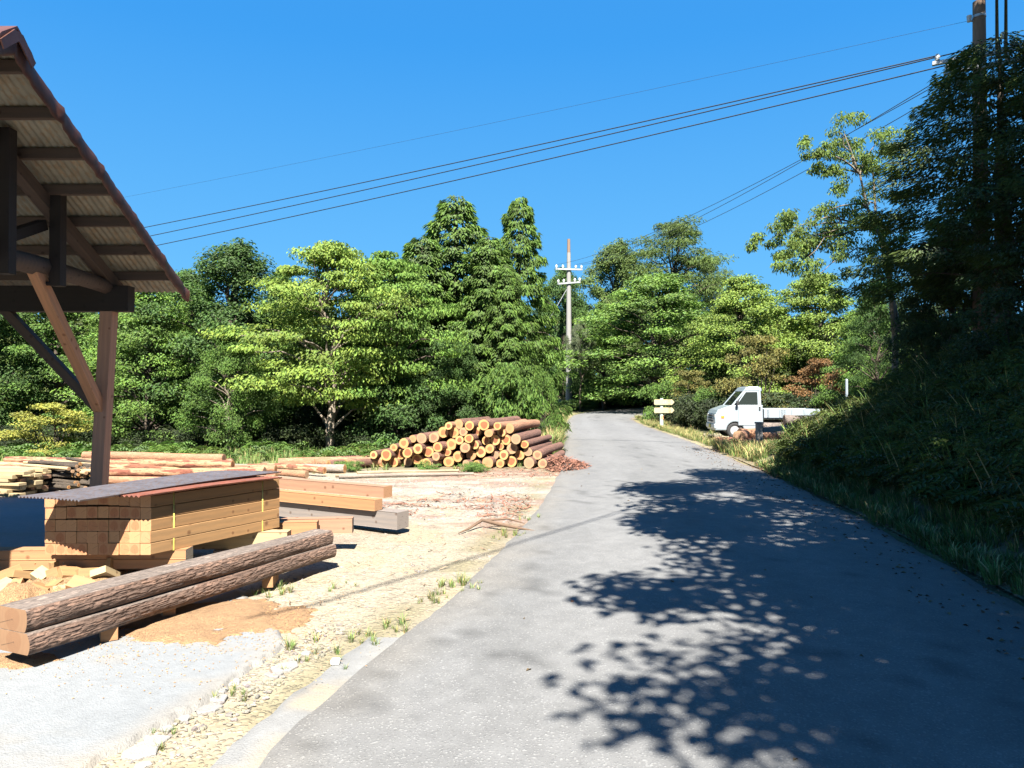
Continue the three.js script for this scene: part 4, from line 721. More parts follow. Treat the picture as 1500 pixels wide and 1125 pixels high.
function hinoki({ seed, n = 135, per = 165, wide = 1.55, low = 0.3, len = 0.15, wid = 0.05, gap = 0, full = 0.52 }) {
  const lv = new Leaves(seed), r = lv.r, wood_ = [tubeGeo([V(0, 0, 0), V(0.03, 2, 0.02), V(-0.02, 4, 0.02), V(0, 5.9, 0)], [0.15, 0.11, 0.06, 0.012], 9)];
  for (let k = 0; k < n; k++) {
    const t = (k + r()) / n, y = lerp(low, 5.85, t), an = k * 2.399 + r() * 0.7, env = wide * (0.08 + 0.92 * Math.pow(1 - t, full)) * (0.62 + 0.6 * vnoise(an, y * 0.9, seed)), o = V(Math.cos(an), 0, Math.sin(an));
    if (r() < gap) continue;
    const a = V(0, y + 0.1, 0), tip = V(o.x * env, y + env * (0.16 - 0.22 * r()), o.z * env); if (k % 2) wood_.push(limb(r, a, tip, 0.022 * (1 - t) + 0.006, 0.004, 0.02, 3));
    const m = Math.round(per * (0.35 + env / wide)), dv = 0.75 + 0.5 * r();
    for (let q = 0; q < m; q++) {
      const u = 0.25 + 0.75 * Math.sqrt(r()), side = V(-o.z, 0, o.x), w = env * 0.34 * (1.15 - u) + 0.1, off = (r() - 0.5) * 2 * w;
      const at = a.clone().lerp(tip, u).addScaledVector(side, off).add(V(0, (r() - 0.5) * 0.2 - 0.1 * Math.abs(off), 0));
      const d = o.clone().multiplyScalar(0.7).addScaledVector(side, off / w * 0.8 + (r() - 0.5) * 0.5).add(V(0, -0.15 - 0.6 * r(), 0)).normalize(), nor = V(r() - 0.5, 0.9, r() - 0.5).addScaledVector(o, 0.5).normalize();
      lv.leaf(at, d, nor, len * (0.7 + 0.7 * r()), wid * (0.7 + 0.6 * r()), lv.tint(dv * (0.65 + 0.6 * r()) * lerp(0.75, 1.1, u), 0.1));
    }
  }
  return { crown: lv.build(), trunk: plain(wood_) };
}
function shrub({ seed, clumps = 26, per = 260, leaf = {}, flat = 0 }) {  // 2 m tall, 2.4 m wide, leafy to the ground
  const lv = new Leaves(seed), r = lv.r, wood_ = [];
  for (let k = 0; k < clumps; k++) { const an = k * 2.4 + r(), h = r(), q = Math.sqrt(r()) * 1.1 * Math.sqrt(1.02 - h * h * 0.9), c = V(Math.cos(an) * q, 0.2 + h * 1.6, Math.sin(an) * q); lv.clump(c, 0.34 * (0.7 + 0.6 * r()), flat ? 0.11 : 0.26, per, { len: 0.09, wid: 0.045, from: V(0, 0, 0), ...leaf }); if (k % 2) wood_.push(limb(r, V(c.x * 0.1, 0, c.z * 0.1), c, 0.02, 0.006, 0.1, 3)); }
  return { crown: lv.build(), trunk: plain(wood_) };
}
const PR = {
  oakA: broadleaf({ seed: 11, clumps: 88, per: 330, leaf: { len: 0.1, wid: 0.045 }, size: 0.52 }), oakB: broadleaf({ seed: 12, clumps: 80, per: 360, leaf: { len: 0.105, wid: 0.047, droop: 0.45 }, size: 0.56, wide: 1.9, low: 0.1 }),
  cherryA: broadleaf({ seed: 13, layered: 0.9, clumps: 84, per: 330, leaf: { len: 0.11, wid: 0.052, droop: 0.5 }, size: 0.58, low: 0.24, lobes: 0.8 }), cherryB: broadleaf({ seed: 14, layered: 0.42, clumps: 96, per: 310, leaf: { len: 0.1, wid: 0.05, droop: 0.35 }, size: 0.52, low: 0.08, lobes: 0.7, wide: 2.1 }),
  hinA: hinoki({ seed: 15 }), hinB: hinoki({ seed: 16, wide: 1.7, low: 0.15 }), hinDense: hinoki({ seed: 21, n: 128, per: 300, wide: 2.0, low: 1.1, len: 0.095, wid: 0.026, full: 0.42 }), tallA: broadleaf({ seed: 81, clumps: 96, per: 640, leaf: { len: 0.085, wid: 0.042 }, size: 0.4, low: 0.46, lobes: 0.9 }), tallB: broadleaf({ seed: 82, clumps: 100, per: 620, layered: 0.7, leaf: { len: 0.085, wid: 0.04 }, size: 0.38, low: 0.5, lobes: 0.9 }),
  pine: broadleaf({ seed: 17, layered: 0.6, clumps: 70, per: 260, leaf: { len: 0.13, wid: 0.03, up: 0.5 }, size: 0.55, low: 0.3, lobes: 0.8 }),
  shrubA: shrub({ seed: 18 }), shrubB: shrub({ seed: 19, clumps: 34, per: 200, flat: 1, leaf: { len: 0.07, wid: 0.04, up: 1.1 } }), shrubC: shrub({ seed: 20, clumps: 22, per: 230, leaf: { len: 0.14, wid: 0.05, droop: 0.6 } }),
};
const F = 1104;
// x of a bearing, distance, height of the top above eye level given by its slope; the width of the crown in metres
function tree(kind, leaf, label, category, { px, d, top, w, base, turn = 0, bark = M.treeBark, lean = 0, name = 'broadleaf_tree', depth = 1, group }) {
  const p = PR[kind], x = (px - 750) / F * d, z = -d, y = base ?? landH(x, z) - 0.05, H = EYE + (575 - top) / F * d - y, small = kind.startsWith('shrub');
  const g = thing(name, label, category, [x, y, z], turn, group), W = w / F * d;
  g.scale.set(W / (small ? 2.5 : kind.startsWith('hin') ? 3.1 : 4.1), H / (small ? 2.05 : 6), W * depth / (small ? 2.5 : kind.startsWith('hin') ? 3.1 : 4.1)); g.rotation.z = lean;
  part('trunk', p.trunk, bark, g); part('crown', p.crown, leaf, g); return g;
}
const TB = 'broadleaf_tree', TC = 'conifer_tree', SH = 'shrub';
// left of the road, from left to right
tree('oakB', L.dark, 'tall dark green tree behind the shed at the left frame edge', 'tree', { px: -25, d: 22, top: 395, w: 230, turn: 1 });
tree('cherryB', L.mid, 'mid green leafy tree seen between the two braces of the shed', 'tree', { px: 85, d: 23, top: 395, w: 190, turn: 2.2 });
tree('shrubB', L.yellow, 'yellow-green maple bush just left of the shed post', 'shrub', { px: 78, d: 18.2, top: 582, w: 150, name: SH });
tree('cherryB', L.bright, 'bright green layered tree directly right of the shed post', 'tree', { px: 215, d: 21.5, top: 412, w: 190, turn: 0.7 });
tree('oakA', L.dark, 'dark green round-crowned tree with sky gap at its right side', 'tree', { px: 345, d: 22.5, top: 348, w: 250, turn: 2 });
tree('oakB', L.mid, 'mid green tree between the dark round one and the light green layered one', 'tree', { px: 412, d: 23.5, top: 384, w: 120, turn: 2.2 });
tree('oakB', L.mid, 'smaller rounded tree with bare pale trunk in front of the dark round one', 'tree', { px: 335, d: 19.4, top: 470, w: 130, turn: 3, bark: M.treeBarkPale });
tree('oakA', L.mid, 'leafy tree filling the gap behind the eave of the shed', 'tree', { px: 275, d: 24.5, top: 392, w: 160, turn: 4.4 });
tree('cherryA', L.lime, 'light green layered tree with lichened trunk left of the log pile', 'tree', { px: 485, d: 20, top: 345, w: 230, turn: 0.4, bark: M.treeBarkPale });
tree('cherryA', L.bright, 'light green spreading tree whose branches hang above the log pile\'s left end', 'tree', { px: 568, d: 21, top: 362, w: 190, turn: 2.6 });
tree('oakB', L.deep, 'dark shaded tree standing behind the light green layered tree', 'tree', { px: 455, d: 24, top: 420, w: 170, turn: 5.1 });
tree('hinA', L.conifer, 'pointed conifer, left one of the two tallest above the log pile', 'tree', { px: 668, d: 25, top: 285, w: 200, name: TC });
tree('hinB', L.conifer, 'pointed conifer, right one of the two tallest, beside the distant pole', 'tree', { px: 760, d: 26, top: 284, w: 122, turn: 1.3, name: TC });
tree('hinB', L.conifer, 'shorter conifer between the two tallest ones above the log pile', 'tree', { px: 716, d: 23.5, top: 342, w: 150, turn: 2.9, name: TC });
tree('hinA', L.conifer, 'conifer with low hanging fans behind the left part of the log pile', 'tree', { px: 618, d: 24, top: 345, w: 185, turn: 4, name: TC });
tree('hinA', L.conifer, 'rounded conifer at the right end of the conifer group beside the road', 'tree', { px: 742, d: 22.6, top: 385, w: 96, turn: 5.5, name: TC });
tree('oakB', L.dark, 'dark leafy tree low behind the middle of the log pile', 'tree', { px: 655, d: 21.5, top: 480, w: 150, turn: 1.1 });
tree('shrubC', L.mid, 'broad leafy shrub behind the right part of the log pile', 'shrub', { px: 735, d: 20.8, top: 512, w: 130, name: SH });
tree('shrubA', L.dark, 'dark shrub left of the conifers, behind the log pile', 'shrub', { px: 590, d: 20.5, top: 545, w: 150, name: SH });
tree('shrubA', L.mid, 'green shrub at the road edge right of the log pile', 'shrub', { px: 795, d: 24.5, top: 530, w: 60, turn: 3.3, name: SH });
tree('tallA', L.grey, 'grey-green small tree in front of the distant utility pole', 'tree', { px: 850, d: 52, top: 462, w: 44, turn: 0.9 });
tree('oakB', L.dark, 'dark tree behind the distant utility pole', 'tree', { px: 826, d: 60, top: 385, w: 120, turn: 0.2 });
// beyond the bend
tree('pine', L.olive, 'tall olive crowned tree on the skyline, highest beyond the bend', 'tree', { px: 992, d: 66, top: 314, w: 190, turn: 0.6 });
tree('oakA', L.olive, 'olive tree on the skyline right of the distant pole', 'tree', { px: 905, d: 64, top: 348, w: 160, turn: 1.6 });
tree('pine', L.olive, 'skyline tree lower and right of the highest one', 'tree', { px: 1040, d: 68, top: 372, w: 90, turn: 4 });
tree('cherryB', L.bright, 'large light green spreading tree above the arrow sign', 'tree', { px: 962, d: 50, top: 396, w: 240, turn: 2.1 });
tree('cherryB', L.mid, 'mid green tree between the distant pole and the large light one', 'tree', { px: 885, d: 54, top: 440, w: 110, turn: 3.7 });
tree('shrubA', L.bright, 'bright low shrub at the foot of the distant pole', 'shrub', { px: 840, d: 53, top: 583, w: 66, name: SH });
tree('shrubA', L.mid, 'round green shrub just right of the distant pole foot', 'shrub', { px: 866, d: 56, top: 560, w: 60, turn: 2, name: SH });
tree('shrubB', L.olive, 'olive shrub behind the bend, left of the arrow sign', 'shrub', { px: 915, d: 58, top: 540, w: 90, name: SH });
tree('shrubC', L.mid, 'green shrub directly behind the arrow sign', 'shrub', { px: 968, d: 42, top: 548, w: 80, name: SH });
tree('shrubB', L.maple, 'brown-tinged shrub between the arrow sign and the truck', 'shrub', { px: 1012, d: 40, top: 535, w: 85, turn: 1, name: SH });
tree('shrubA', L.mid, 'green shrub close by the truck\'s windscreen', 'shrub', { px: 1042, d: 33, top: 560, w: 66, turn: 3, name: SH });
tree('cherryB', L.lime, 'yellow-green tree rising behind the truck\'s cab', 'tree', { px: 1090, d: 42, top: 400, w: 180, turn: 4.8 });
tree('cherryB', L.lime, 'yellow-green tree rising behind the truck\'s cargo bed', 'tree', { px: 1195, d: 43, top: 396, w: 190, turn: 1.2 });
tree('cherryB', L.bright, 'light green tree partly in shade at the foot of the right bank', 'tree', { px: 1278, d: 38, top: 430, w: 120, turn: 2.4 });
tree('shrubB', L.maple, 'wide maple bush with rusty top directly behind the truck\'s cab', 'shrub', { px: 1112, d: 31.5, top: 478, w: 130, name: SH });
tree('shrubB', L.rust, 'reddish maple bush behind the truck\'s cargo bed', 'shrub', { px: 1198, d: 31, top: 515, w: 110, turn: 2, name: SH });
tree('shrubA', L.mid, 'green bush at the right end of the truck\'s cargo bed', 'shrub', { px: 1226, d: 28.5, top: 565, w: 90, turn: 2.2, name: SH });
tree('shrubC', L.bright, 'light green bush above the white marker post', 'shrub', { px: 1262, d: 30, top: 520, w: 90, turn: 1.2, name: SH });
tree('oakA', L.deep, 'dark tree standing in the shade behind the slender sunlit one', 'tree', { px: 1385, d: 23, top: 355, w: 170, turn: 2.7 });
tree('pine', L.dark, 'dark pine whose top shows between the slender tree and the far ones', 'tree', { px: 1285, d: 27, top: 402, w: 110, turn: 1.9 });
// the slender sunlit tree leaning out from the bank
{
  const d = 17.2, x = (1308 - 750) / F * d, y = landH(x, -d), g = thing('slender_tree', 'slender sunlit tree with bare pale limbs leaning left over the bank', 'tree', [x, y - 0.1, -d]), lv = new Leaves(333), r = lv.r, w = [];
  const q = (px, py, dz = 0) => V((px - 1308) / F * d, EYE + (575 - py) / F * d - y, dz);
  const stem = [q(1312, 500), q(1306, 420), q(1298, 360, 0.1), q(1278, 330, 0.2), q(1262, 300, 0.3), q(1255, 250, 0.2), q(1232, 190, 0.2)]; stem.unshift(V(0.02, -0.2, 0)); w.push(tubeGeo(stem, [0.085, 0.07, 0.058, 0.048, 0.037, 0.03, 0.022, 0.01], 8));
  const stem2 = [q(1318, 480), q(1310, 400, -0.2), q(1294, 310, -0.3), q(1290, 240, -0.3), q(1284, 215, -0.3)]; w.push(tubeGeo(stem2, [0.055, 0.045, 0.033, 0.022, 0.008], 8));
  for (const [px, py, dz, sx, i] of [[1225, 190, 0.2, 0.42, 5], [1195, 220, 0.4, 0.3, 5], [1250, 215, -0.2, 0.4, 5], [1205, 250, 0.1, 0.3, 5], [1235, 300, 0.5, 0.38, 4], [1180, 318, 0.3, 0.4, 4], [1150, 340, 0.4, 0.36, 3], [1118, 350, 0.5, 0.28, 3], [1160, 385, 0.6, 0.42, 3], [1210, 360, -0.3, 0.5, 3], [1190, 400, 0.4, 0.4, 2], [1240, 380, 0.3, 0.5, 2], [1280, 240, -0.3, 0.5, 5], [1300, 290, -0.4, 0.55, 4], [1290, 200, 0, 0.4, 5], [1325, 340, -0.3, 0.5, 3], [1270, 345, 0.5, 0.45, 3], [1330, 400, -0.4, 0.5, 2], [1255, 430, 0.2, 0.4, 1], [1310, 445, 0.3, 0.5, 1], [1220, 330, -0.4, 0.4, 4], [1170, 350, -0.2, 0.3, 3]]) {
    const c = q(px, py, dz); w.push(limb(r, stem[i + 1] ?? stem[i], c, 0.024, 0.006, 0.14, 5));
    for (let k = 0; k < 7; k++) lv.clump(c.clone().add(V((r() - 0.5) * sx * 2.9, (r() - 0.5) * sx * 2.3, (r() - 0.5) * sx * 2.4)), sx * 0.55, sx * 0.36, 120, { len: 0.08, wid: 0.034, droop: 0.6, up: 0.6, value: 1 });
  }
  part('trunk', plain(w), M.treeBarkPale, g); part('crown', lv.build(), L.yellow2, g);
}
// the dark conifers over the right bank
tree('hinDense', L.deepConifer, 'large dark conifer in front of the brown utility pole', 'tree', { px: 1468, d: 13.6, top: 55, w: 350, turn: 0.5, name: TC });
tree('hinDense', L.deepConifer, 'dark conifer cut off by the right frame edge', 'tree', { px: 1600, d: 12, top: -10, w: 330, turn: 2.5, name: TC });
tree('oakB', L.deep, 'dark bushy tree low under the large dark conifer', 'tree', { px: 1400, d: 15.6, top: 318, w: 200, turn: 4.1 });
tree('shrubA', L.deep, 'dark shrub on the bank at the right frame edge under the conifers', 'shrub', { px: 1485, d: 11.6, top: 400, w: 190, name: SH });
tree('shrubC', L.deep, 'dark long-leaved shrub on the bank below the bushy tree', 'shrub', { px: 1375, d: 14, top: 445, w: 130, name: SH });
// tall trees along the bank beside the camera: their crowns stand outside the frame and shade the road and the bank
[[6.15, 1.3, 10.2, 8.8, 'tallA', 0.3], [9.6, -3.2, 12.5, 8.0, 'tallA', 1.9], [6.0, 4.6, 10.6, 8.4, 'tallB', 4.2], [11.6, 2.8, 14, 8.5, 'tallA', 2.2], [12.5, -8.2, 15, 8.5, 'tallB', 5.0], [9.2, 7.5, 12, 8, 'oakB', 3.3], [6.2, -2.0, 12, 8.0, 'tallB', 5.6]].forEach(([x, z, H, W, kind, turn], i) => {
  const y = bankH(x, z) - 0.1, g = thing('bank_tree', ['broad tree on the bank beside the camera, shading the nearest road', 'tall tree high on the bank outside the frame to the right', 'layered tree on the bank behind the camera', 'tallest tree at the top of the bank beside the camera', 'tall tree high on the bank right of the dark conifers', 'tall dense tree on the bank behind the camera', 'tree leaning over the road edge beside the camera'][i], 'tree', [x, y, z], turn);
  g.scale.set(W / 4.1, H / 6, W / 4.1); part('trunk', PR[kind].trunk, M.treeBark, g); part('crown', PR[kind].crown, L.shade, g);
});
// the wood behind, one mass
{
  const p = broadleaf({ seed: 71, clumps: 60, per: 75, leaf: { len: 0.26, wid: 0.13 }, size: 0.6, low: 0.03 }), r = rng(404), list = [], cs = [];
  const put = (px, d, top, w) => { const x = (px - 750) / F * d, y = rise(x, -d) - 0.1, H = EYE + (575 - top) / F * d - y; list.push(mat4(x, y, -d, r() * 6.3, V(w / F * d / 4, H / 6, w / F * d / 4))); const v = 0.5 + 0.35 * r(); cs.push(new THREE.Color().setRGB(v * (0.9 + 0.3 * r()), v, v * 0.9)); };
  for (let px = -350; px < 640; px += 62) { put(px + 30 * r(), 27 + 3 * r(), 440 + 30 * r(), 170); put(px + 30 * r(), 32 + 4 * r(), 425 + 40 * r(), 160); }
  for (let px = 610; px < 775; px += 42) put(px + 20 * r(), 32 + 3 * r(), 400 + 40 * r(), 120);
  for (let px = 790; px < 1130; px += 42) { put(px + 20 * r(), 74 + 5 * r(), 430 + 20 * r(), 90); put(px + 20 * r(), 62 + 5 * r(), 480 + 20 * r(), 80); }
  for (let px = 1040; px < 1500; px += 45) { put(px + 20 * r(), 50 + 5 * r(), 445 + 25 * r(), 110); put(px + 20 * r(), 40 + 4 * r(), 490 + 20 * r(), 100); }
  stuff('forest', p.crown, L.dark2, list, 'dark mass of the wood filling in behind the front trees', 'forest', cs);
}

// ---------------------------------------------------------------- low growth, stones and litter
function fernGeo(seed) {
  const lv = new Leaves(seed), r = lv.r;
  for (let f = 0; f < 8; f++) { const an = f / 8 * 6.28 + r() * 0.6, L0 = 0.4 + 0.3 * r(), o = V(Math.cos(an), 0, Math.sin(an)), s = V(-o.z, 0, o.x); for (let k = 1; k < 10; k++) { const t = k / 10, at = V(o.x * L0 * t, 0.32 * Math.sin(t * 2.5) * (L0 / 0.55), o.z * L0 * t); for (const q of [-1, 1]) lv.leaf(at, s.clone().multiplyScalar(q).addScaledVector(o, 0.45).add(V(0, -0.15, 0)).normalize(), V(0, 1, 0), 0.17 * Math.sin((1.05 - t) * 2.6) + 0.03, 0.045, lv.tint(0.75 + 0.5 * r())); } }
  return lv.build();
}
function tuftGeo(seed, blades, h, spread, dry = 0.2, wid = 0.008) {
  const r = rng(seed), p = [], c = [], ix = [];
  for (let k = 0; k < blades; k++) { const an = r() * 6.28, q = spread * Math.sqrt(r()), x = Math.cos(an) * q, z = Math.sin(an) * q, H = h * (0.5 + 0.6 * r()), lean = H * (0.15 + 0.6 * r()), a2 = an + (r() - 0.5) * 1.5, w = wid * (0.7 + 0.6 * r()), b = p.length / 3, sx = -Math.sin(a2) * w, sz = Math.cos(a2) * w;
    for (const [t, ww] of [[0, 1], [0.5, 0.9], [0.85, 0.5], [1, 0]]) { const e = lean * t * t, y = H * (t - 0.25 * t * t * lean / H); if (ww) { p.push(x + Math.cos(a2) * e + sx * ww, y, z + Math.sin(a2) * e + sz * ww, x + Math.cos(a2) * e - sx * ww, y, z + Math.sin(a2) * e - sz * ww); } else p.push(x + Math.cos(a2) * e, y, z + Math.sin(a2) * e); }
    const d = r() < dry, v = 0.7 + 0.6 * r(), t = d ? [0.36 * v, 0.28 * v, 0.12 * v] : [0.115 * v, 0.19 * v, 0.04 * v]; for (let q2 = 0; q2 < 7; q2++) c.push(...t);
    ix.push(b, b + 1, b + 2, b + 1, b + 3, b + 2, b + 2, b + 3, b + 4, b + 3, b + 5, b + 4, b + 4, b + 5, b + 6); }
  const g = geoFrom(p, ix, { color: c }); g.computeVertexNormals(); return g;
}
{
  const r = rng(9001), vary = (n, lo = 0.7, hi = 1.25) => Array.from({ length: n }, () => { const v = lerp(lo, hi, r()); return new THREE.Color().setRGB(v * (0.9 + 0.25 * r()), v, v * (0.85 + 0.2 * r())); });
  // the bank: ferns, leafy weeds, grasses
  const onBank = (n, t0, t1, z0, z1, s0, s1, sink = 0.03) => Array.from({ length: n }, () => { const z = lerp(z0, z1, Math.pow(r(), 0.85)), t = lerp(t0, t1, r() ** 1.2), x = roadR(Math.max(-30, Math.min(5, z))) + t + 0.15 * (fbm(z, 3, 3, 2) - 0.5); return mat4(x, landH(x, z) - sink, z, r() * 6.28, lerp(s0, s1, r()), -0.1, -0.35 * smooth(0.5, 1.5, t) + (r() - 0.5) * 0.4); }).filter((m) => m.elements[14] > -16.5 || bankH(m.elements[12], m.elements[14]) > 0.4);
  const bush = new Leaves(55); for (let k = 0; k < 7; k++) bush.clump(V((bush.r() - 0.5) * 0.55, 0.1 + 0.4 * bush.r(), (bush.r() - 0.5) * 0.55), 0.17, 0.1, 80, { len: 0.058, wid: 0.03, from: V(0, 0, 0) });
  const m1 = onBank(3600, 0.6, 8.5, -0.5, -20, 0.5, 1.0), m2 = onBank(4200, 0.9, 9.5, -0.5, -19.5, 0.5, 1.15), m3 = onBank(2600, 0.05, 1.5, -1.5, -20, 0.4, 1.0, 0.01), m3b = onBank(1700, 0.6, 6, -1.5, -19.5, 0.5, 1.0);
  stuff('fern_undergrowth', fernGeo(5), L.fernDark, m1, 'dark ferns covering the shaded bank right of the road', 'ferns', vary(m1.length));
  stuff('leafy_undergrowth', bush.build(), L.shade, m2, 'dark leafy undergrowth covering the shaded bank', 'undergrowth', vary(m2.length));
  stuff('roadside_grass', tuftGeo(3, 26, 0.22, 0.1, 0.22), M.blade, m3, 'low grass along the foot of the bank at the right road edge', 'grass', vary(m3.length, 0.5, 1.1));
  stuff('long_grass', tuftGeo(4, 16, 0.75, 0.2, 0.35, 0.006), M.blade, m3b, 'long grass blades arching out of the bank', 'grass', vary(m3b.length, 0.6, 1.7));
  // sunlit grass before the truck and along the far verges
  const far = []; for (let k = 0; k < 900; k++) { const x = lerp(5.6, 8.8, r()), z = lerp(-17.4, -21.8, r()); if (x > roadR(z) + 0.15) far.push(mat4(x, landH(x, z) - 0.02, z, r() * 6.3, 0.28 + 0.4 * r())); }
  for (let k = 0; k < 900; k++) { const z = lerp(-23, -45, r()), x = roadR(z) + 0.2 + 1.5 * r() * r(); far.push(mat4(x, landH(x, z) - 0.02, z, r() * 6.3, 0.15 + 0.28 * r())); }
  for (let k = 0; k < 1000; k++) { const z = lerp(-19, -48, r() ** 1.3), x = roadL(z) - 0.15 - 1.5 * r() * r(); far.push(mat4(x, landH(x, z) - 0.02, z, r() * 6.3, (z > -27 ? 0.5 : 0.35) + 0.6 * r())); }
  stuff('verge_grass', tuftGeo(6, 26, 0.62, 0.2, 0.36, 0.011), M.blade, far, 'sunlit pale grass on the far verges and before the truck', 'grass', vary(far.length, 0.65, 1.1));
  // green at the back of the yard: grass, ferns and bushes at the foot of the trees
  const yg = [], yf = [], yb = []; for (let k = 0; k < 800; k++) { const x = lerp(-18, 0.6, r()), z = lerp(-16.2, -19.5, r()); yg.push(mat4(x, landH(x, z) - 0.02, z, r() * 6.3, 0.25 + 0.45 * r())); }
  for (let k = 0; k < 120; k++) { const x = lerp(-20, -3.2, r()), z = lerp(-16.4, -19.8, r()); yf.push(mat4(x, landH(x, z), z, r() * 6.3, 0.6 + 0.6 * r())); }
  for (let k = 0; k < 520; k++) { const x = lerp(-24, 1.2, r()), z = lerp(-19.4, -25, r()); yb.push(mat4(x, landH(x, z) - 0.05, z, r() * 6.3, 0.6 + 0.9 * r())); }
  for (let k = 0; k < 400; k++) { const x = lerp(5.5, 24, r()), z = lerp(-56, -63, r()); yb.push(mat4(x, landH(x, z) - 0.05, z, r() * 6.3, 2 + 2.5 * r())); }
  for (let k = 0; k < 500; k++) { const x = lerp(8, 22, r()), z = lerp(-29, -40, r()); yb.push(mat4(x, landH(x, z) - 0.05, z, r() * 6.3, 1.2 + 1.8 * r())); }
  stuff('yard_grass', tuftGeo(7, 24, 0.5, 0.16, 0.12, 0.01), M.blade, yg, 'green grass between the log pile and the trees at the back of the yard', 'grass', vary(yg.length));
  stuff('yard_ferns', fernGeo(9), L.mid, yf, 'bright ferns at the foot of the trees at the back of the yard', 'ferns', vary(yf.length));
  stuff('woodland_undergrowth', bush.build(), L.under, yb, 'leafy undergrowth under the trees round the yard and beyond the bend', 'undergrowth', vary(yb.length));
  // weeds along the left road edge and on the dirt
  const ed = []; const tuftAt = (x, z, n, sp, s) => { for (let k = 0; k < n; k++) ed.push(mat4(x + (r() - 0.5) * sp, 0.005, z + (r() - 0.5) * sp * 1.3, r() * 6.3, s * (0.6 + 0.8 * r()))); };
  for (const [x, z, n, sp, s] of [[-1.15, -4.55, 16, 0.36, 0.5], [-0.98, -4.9, 8, 0.2, 0.4], [-0.78, -5.1, 9, 0.13, 0.45], [-1.45, -3.95, 7, 0.15, 0.35], [-1.6, -3.45, 7, 0.14, 0.35], [-0.42, -6.15, 20, 0.26, 0.6], [-0.62, -5.75, 9, 0.2, 0.4], [-0.02, -8.4, 14, 0.3, 0.45], [0.22, -9.6, 10, 0.3, 0.4], [-1.9, -5.95, 9, 0.22, 0.42], [-1.4, -6.2, 5, 0.2, 0.35], [-2.25, -5.6, 5, 0.15, 0.3], [-0.95, -15.4, 20, 0.35, 0.9], [-3.9, -15.3, 26, 0.6, 1], [-2.9, -15.4, 20, 0.6, 0.9]]) tuftAt(x, z, Math.ceil(n * 0.8), sp * 1.3, s * 0.55);
  stuff('weeds', tuftGeo(12, 20, 0.26, 0.07, 0.28, 0.006), M.blade, ed, 'small weeds and grass tufts along the left road edge and on the dirt', 'weeds', vary(ed.length, 0.5, 1.05));
  const plant = []; for (const [x, z, n, sp] of [[-0.75, -15.2, 14, 0.4], [-1.7, -15.4, 8, 0.35], [-3.4, -15.35, 10, 0.5]]) for (let k = 0; k < n; k++) plant.push(mat4(x + (r() - 0.5) * sp, 0, z + 0.1 + (r() - 0.5) * 0.3, r() * 6, 0.22 + 0.22 * r()));
  stuff('leafy_weeds', bush.build(), L.fern, plant, 'bright leafy weeds at the foot of the log pile', 'weeds');
  // stones and gravel
  const st = new THREE.IcosahedronGeometry(1, 1); { const p = st.attributes.position; for (let i = 0; i < p.count; i++) { const q = 0.75 + 0.5 * hash(Math.round(p.getX(i) * 50), Math.round(p.getY(i) * 50), Math.round(p.getZ(i) * 50)); p.setXYZ(i, p.getX(i) * q, p.getY(i) * q * 0.6, p.getZ(i) * q); } st.computeVertexNormals(); }
  const gr = [], gc = [], addStone = (x, z, s, y = 0.0) => { gr.push(mat4(x, y + s * 0.1, z, r() * 6.3, V(s, s * (0.6 + 0.6 * r()), s * (0.6 + 0.6 * r())), (r() - 0.5) * 0.7)); const v = 0.2 + 0.15 * r(); gc.push(new THREE.Color().setRGB(v, v * (0.86 + 0.12 * r()), v * (0.68 + 0.25 * r()))); };
  for (let k = 0; k < 5000; k++) { const z = lerp(-4.6, -15, r() ** 0.8), x = lerp(-6, roadL(z) + 0.1, r()); if (padEdge(x, z) < -0.02) addStone(x, z, 0.006 + 0.014 * r() ** 2); }
  for (let k = 0; k < 4200; k++) { const z = lerp(-9.4, -14, r()), x = lerp(-4.5, roadL(z) - 0.1, r()); addStone(x, z, 0.008 + 0.02 * r() ** 3); }
  for (let k = 0; k < 900; k++) { const z = lerp(-2, -5.2, r()), x = roadL(z) - 0.2 - 0.34 * r(); addStone(x, z, 0.004 + 0.014 * r() ** 3, 0.01); }
  stuff('gravel', st, M.stone, gr, 'loose gravel and small stones scattered over the dirt yard', 'gravel', gc);
  // broken edge of the apron: flat pieces of concrete
  const list = []; for (let k = 0; k < 22; k++) { const z = lerp(-2.2, -4.6, k / 21), x = roadL(z) - 0.3 - 0.2 * r(), s = new THREE.Shape(), n = 5 + Math.floor(r() * 3), R = 0.03 + 0.08 * r() ** 2; for (let i = 0; i < n; i++) { const a = (i + 0.7 * r()) / n * 6.28, q = R * (0.65 + 0.5 * r()); i ? s.lineTo(Math.cos(a) * q, Math.sin(a) * q) : s.moveTo(Math.cos(a) * q, Math.sin(a) * q); } const g = new THREE.ExtrudeGeometry(s, { depth: 0.02, bevelEnabled: true, bevelSize: 0.004, bevelThickness: 0.004, bevelSegments: 1 }); g.rotateX(-Math.PI / 2 + (r() - 0.5) * 0.1); g.translate(x, -0.006 + 0.008 * r(), z); const c = new Float32Array(g.attributes.position.count * 3); const v = 0.2 + 0.07 * r(); for (let i = 0; i < c.length; i += 3) { c[i] = v * 1.02; c[i + 1] = v * 0.98; c[i + 2] = v * 0.92; } g.setAttribute('color', new THREE.BufferAttribute(c, 3)); list.push(g); }
  const rub = shadowed(new THREE.Mesh(mergeGeometries(list), M.concrete)); rub.name = 'concrete_rubble'; scene.add(rub); tag(rub, 'broken flat concrete pieces between the pale apron and the road', 'rubble', null, 'stuff');
  const chip = shadowed(new THREE.Mesh(place(new RoundedBoxGeometry(0.05, 0.03, 0.045, 1, 0.006)), S({ color: col(0.75, 0.74, 0.7) }))); chip.name = 'white_stone'; chip.position.set(-1.03, 0.03, -4.42); scene.add(chip); tag(chip, 'small white stone lying by the grass at the asphalt edge', 'stone');
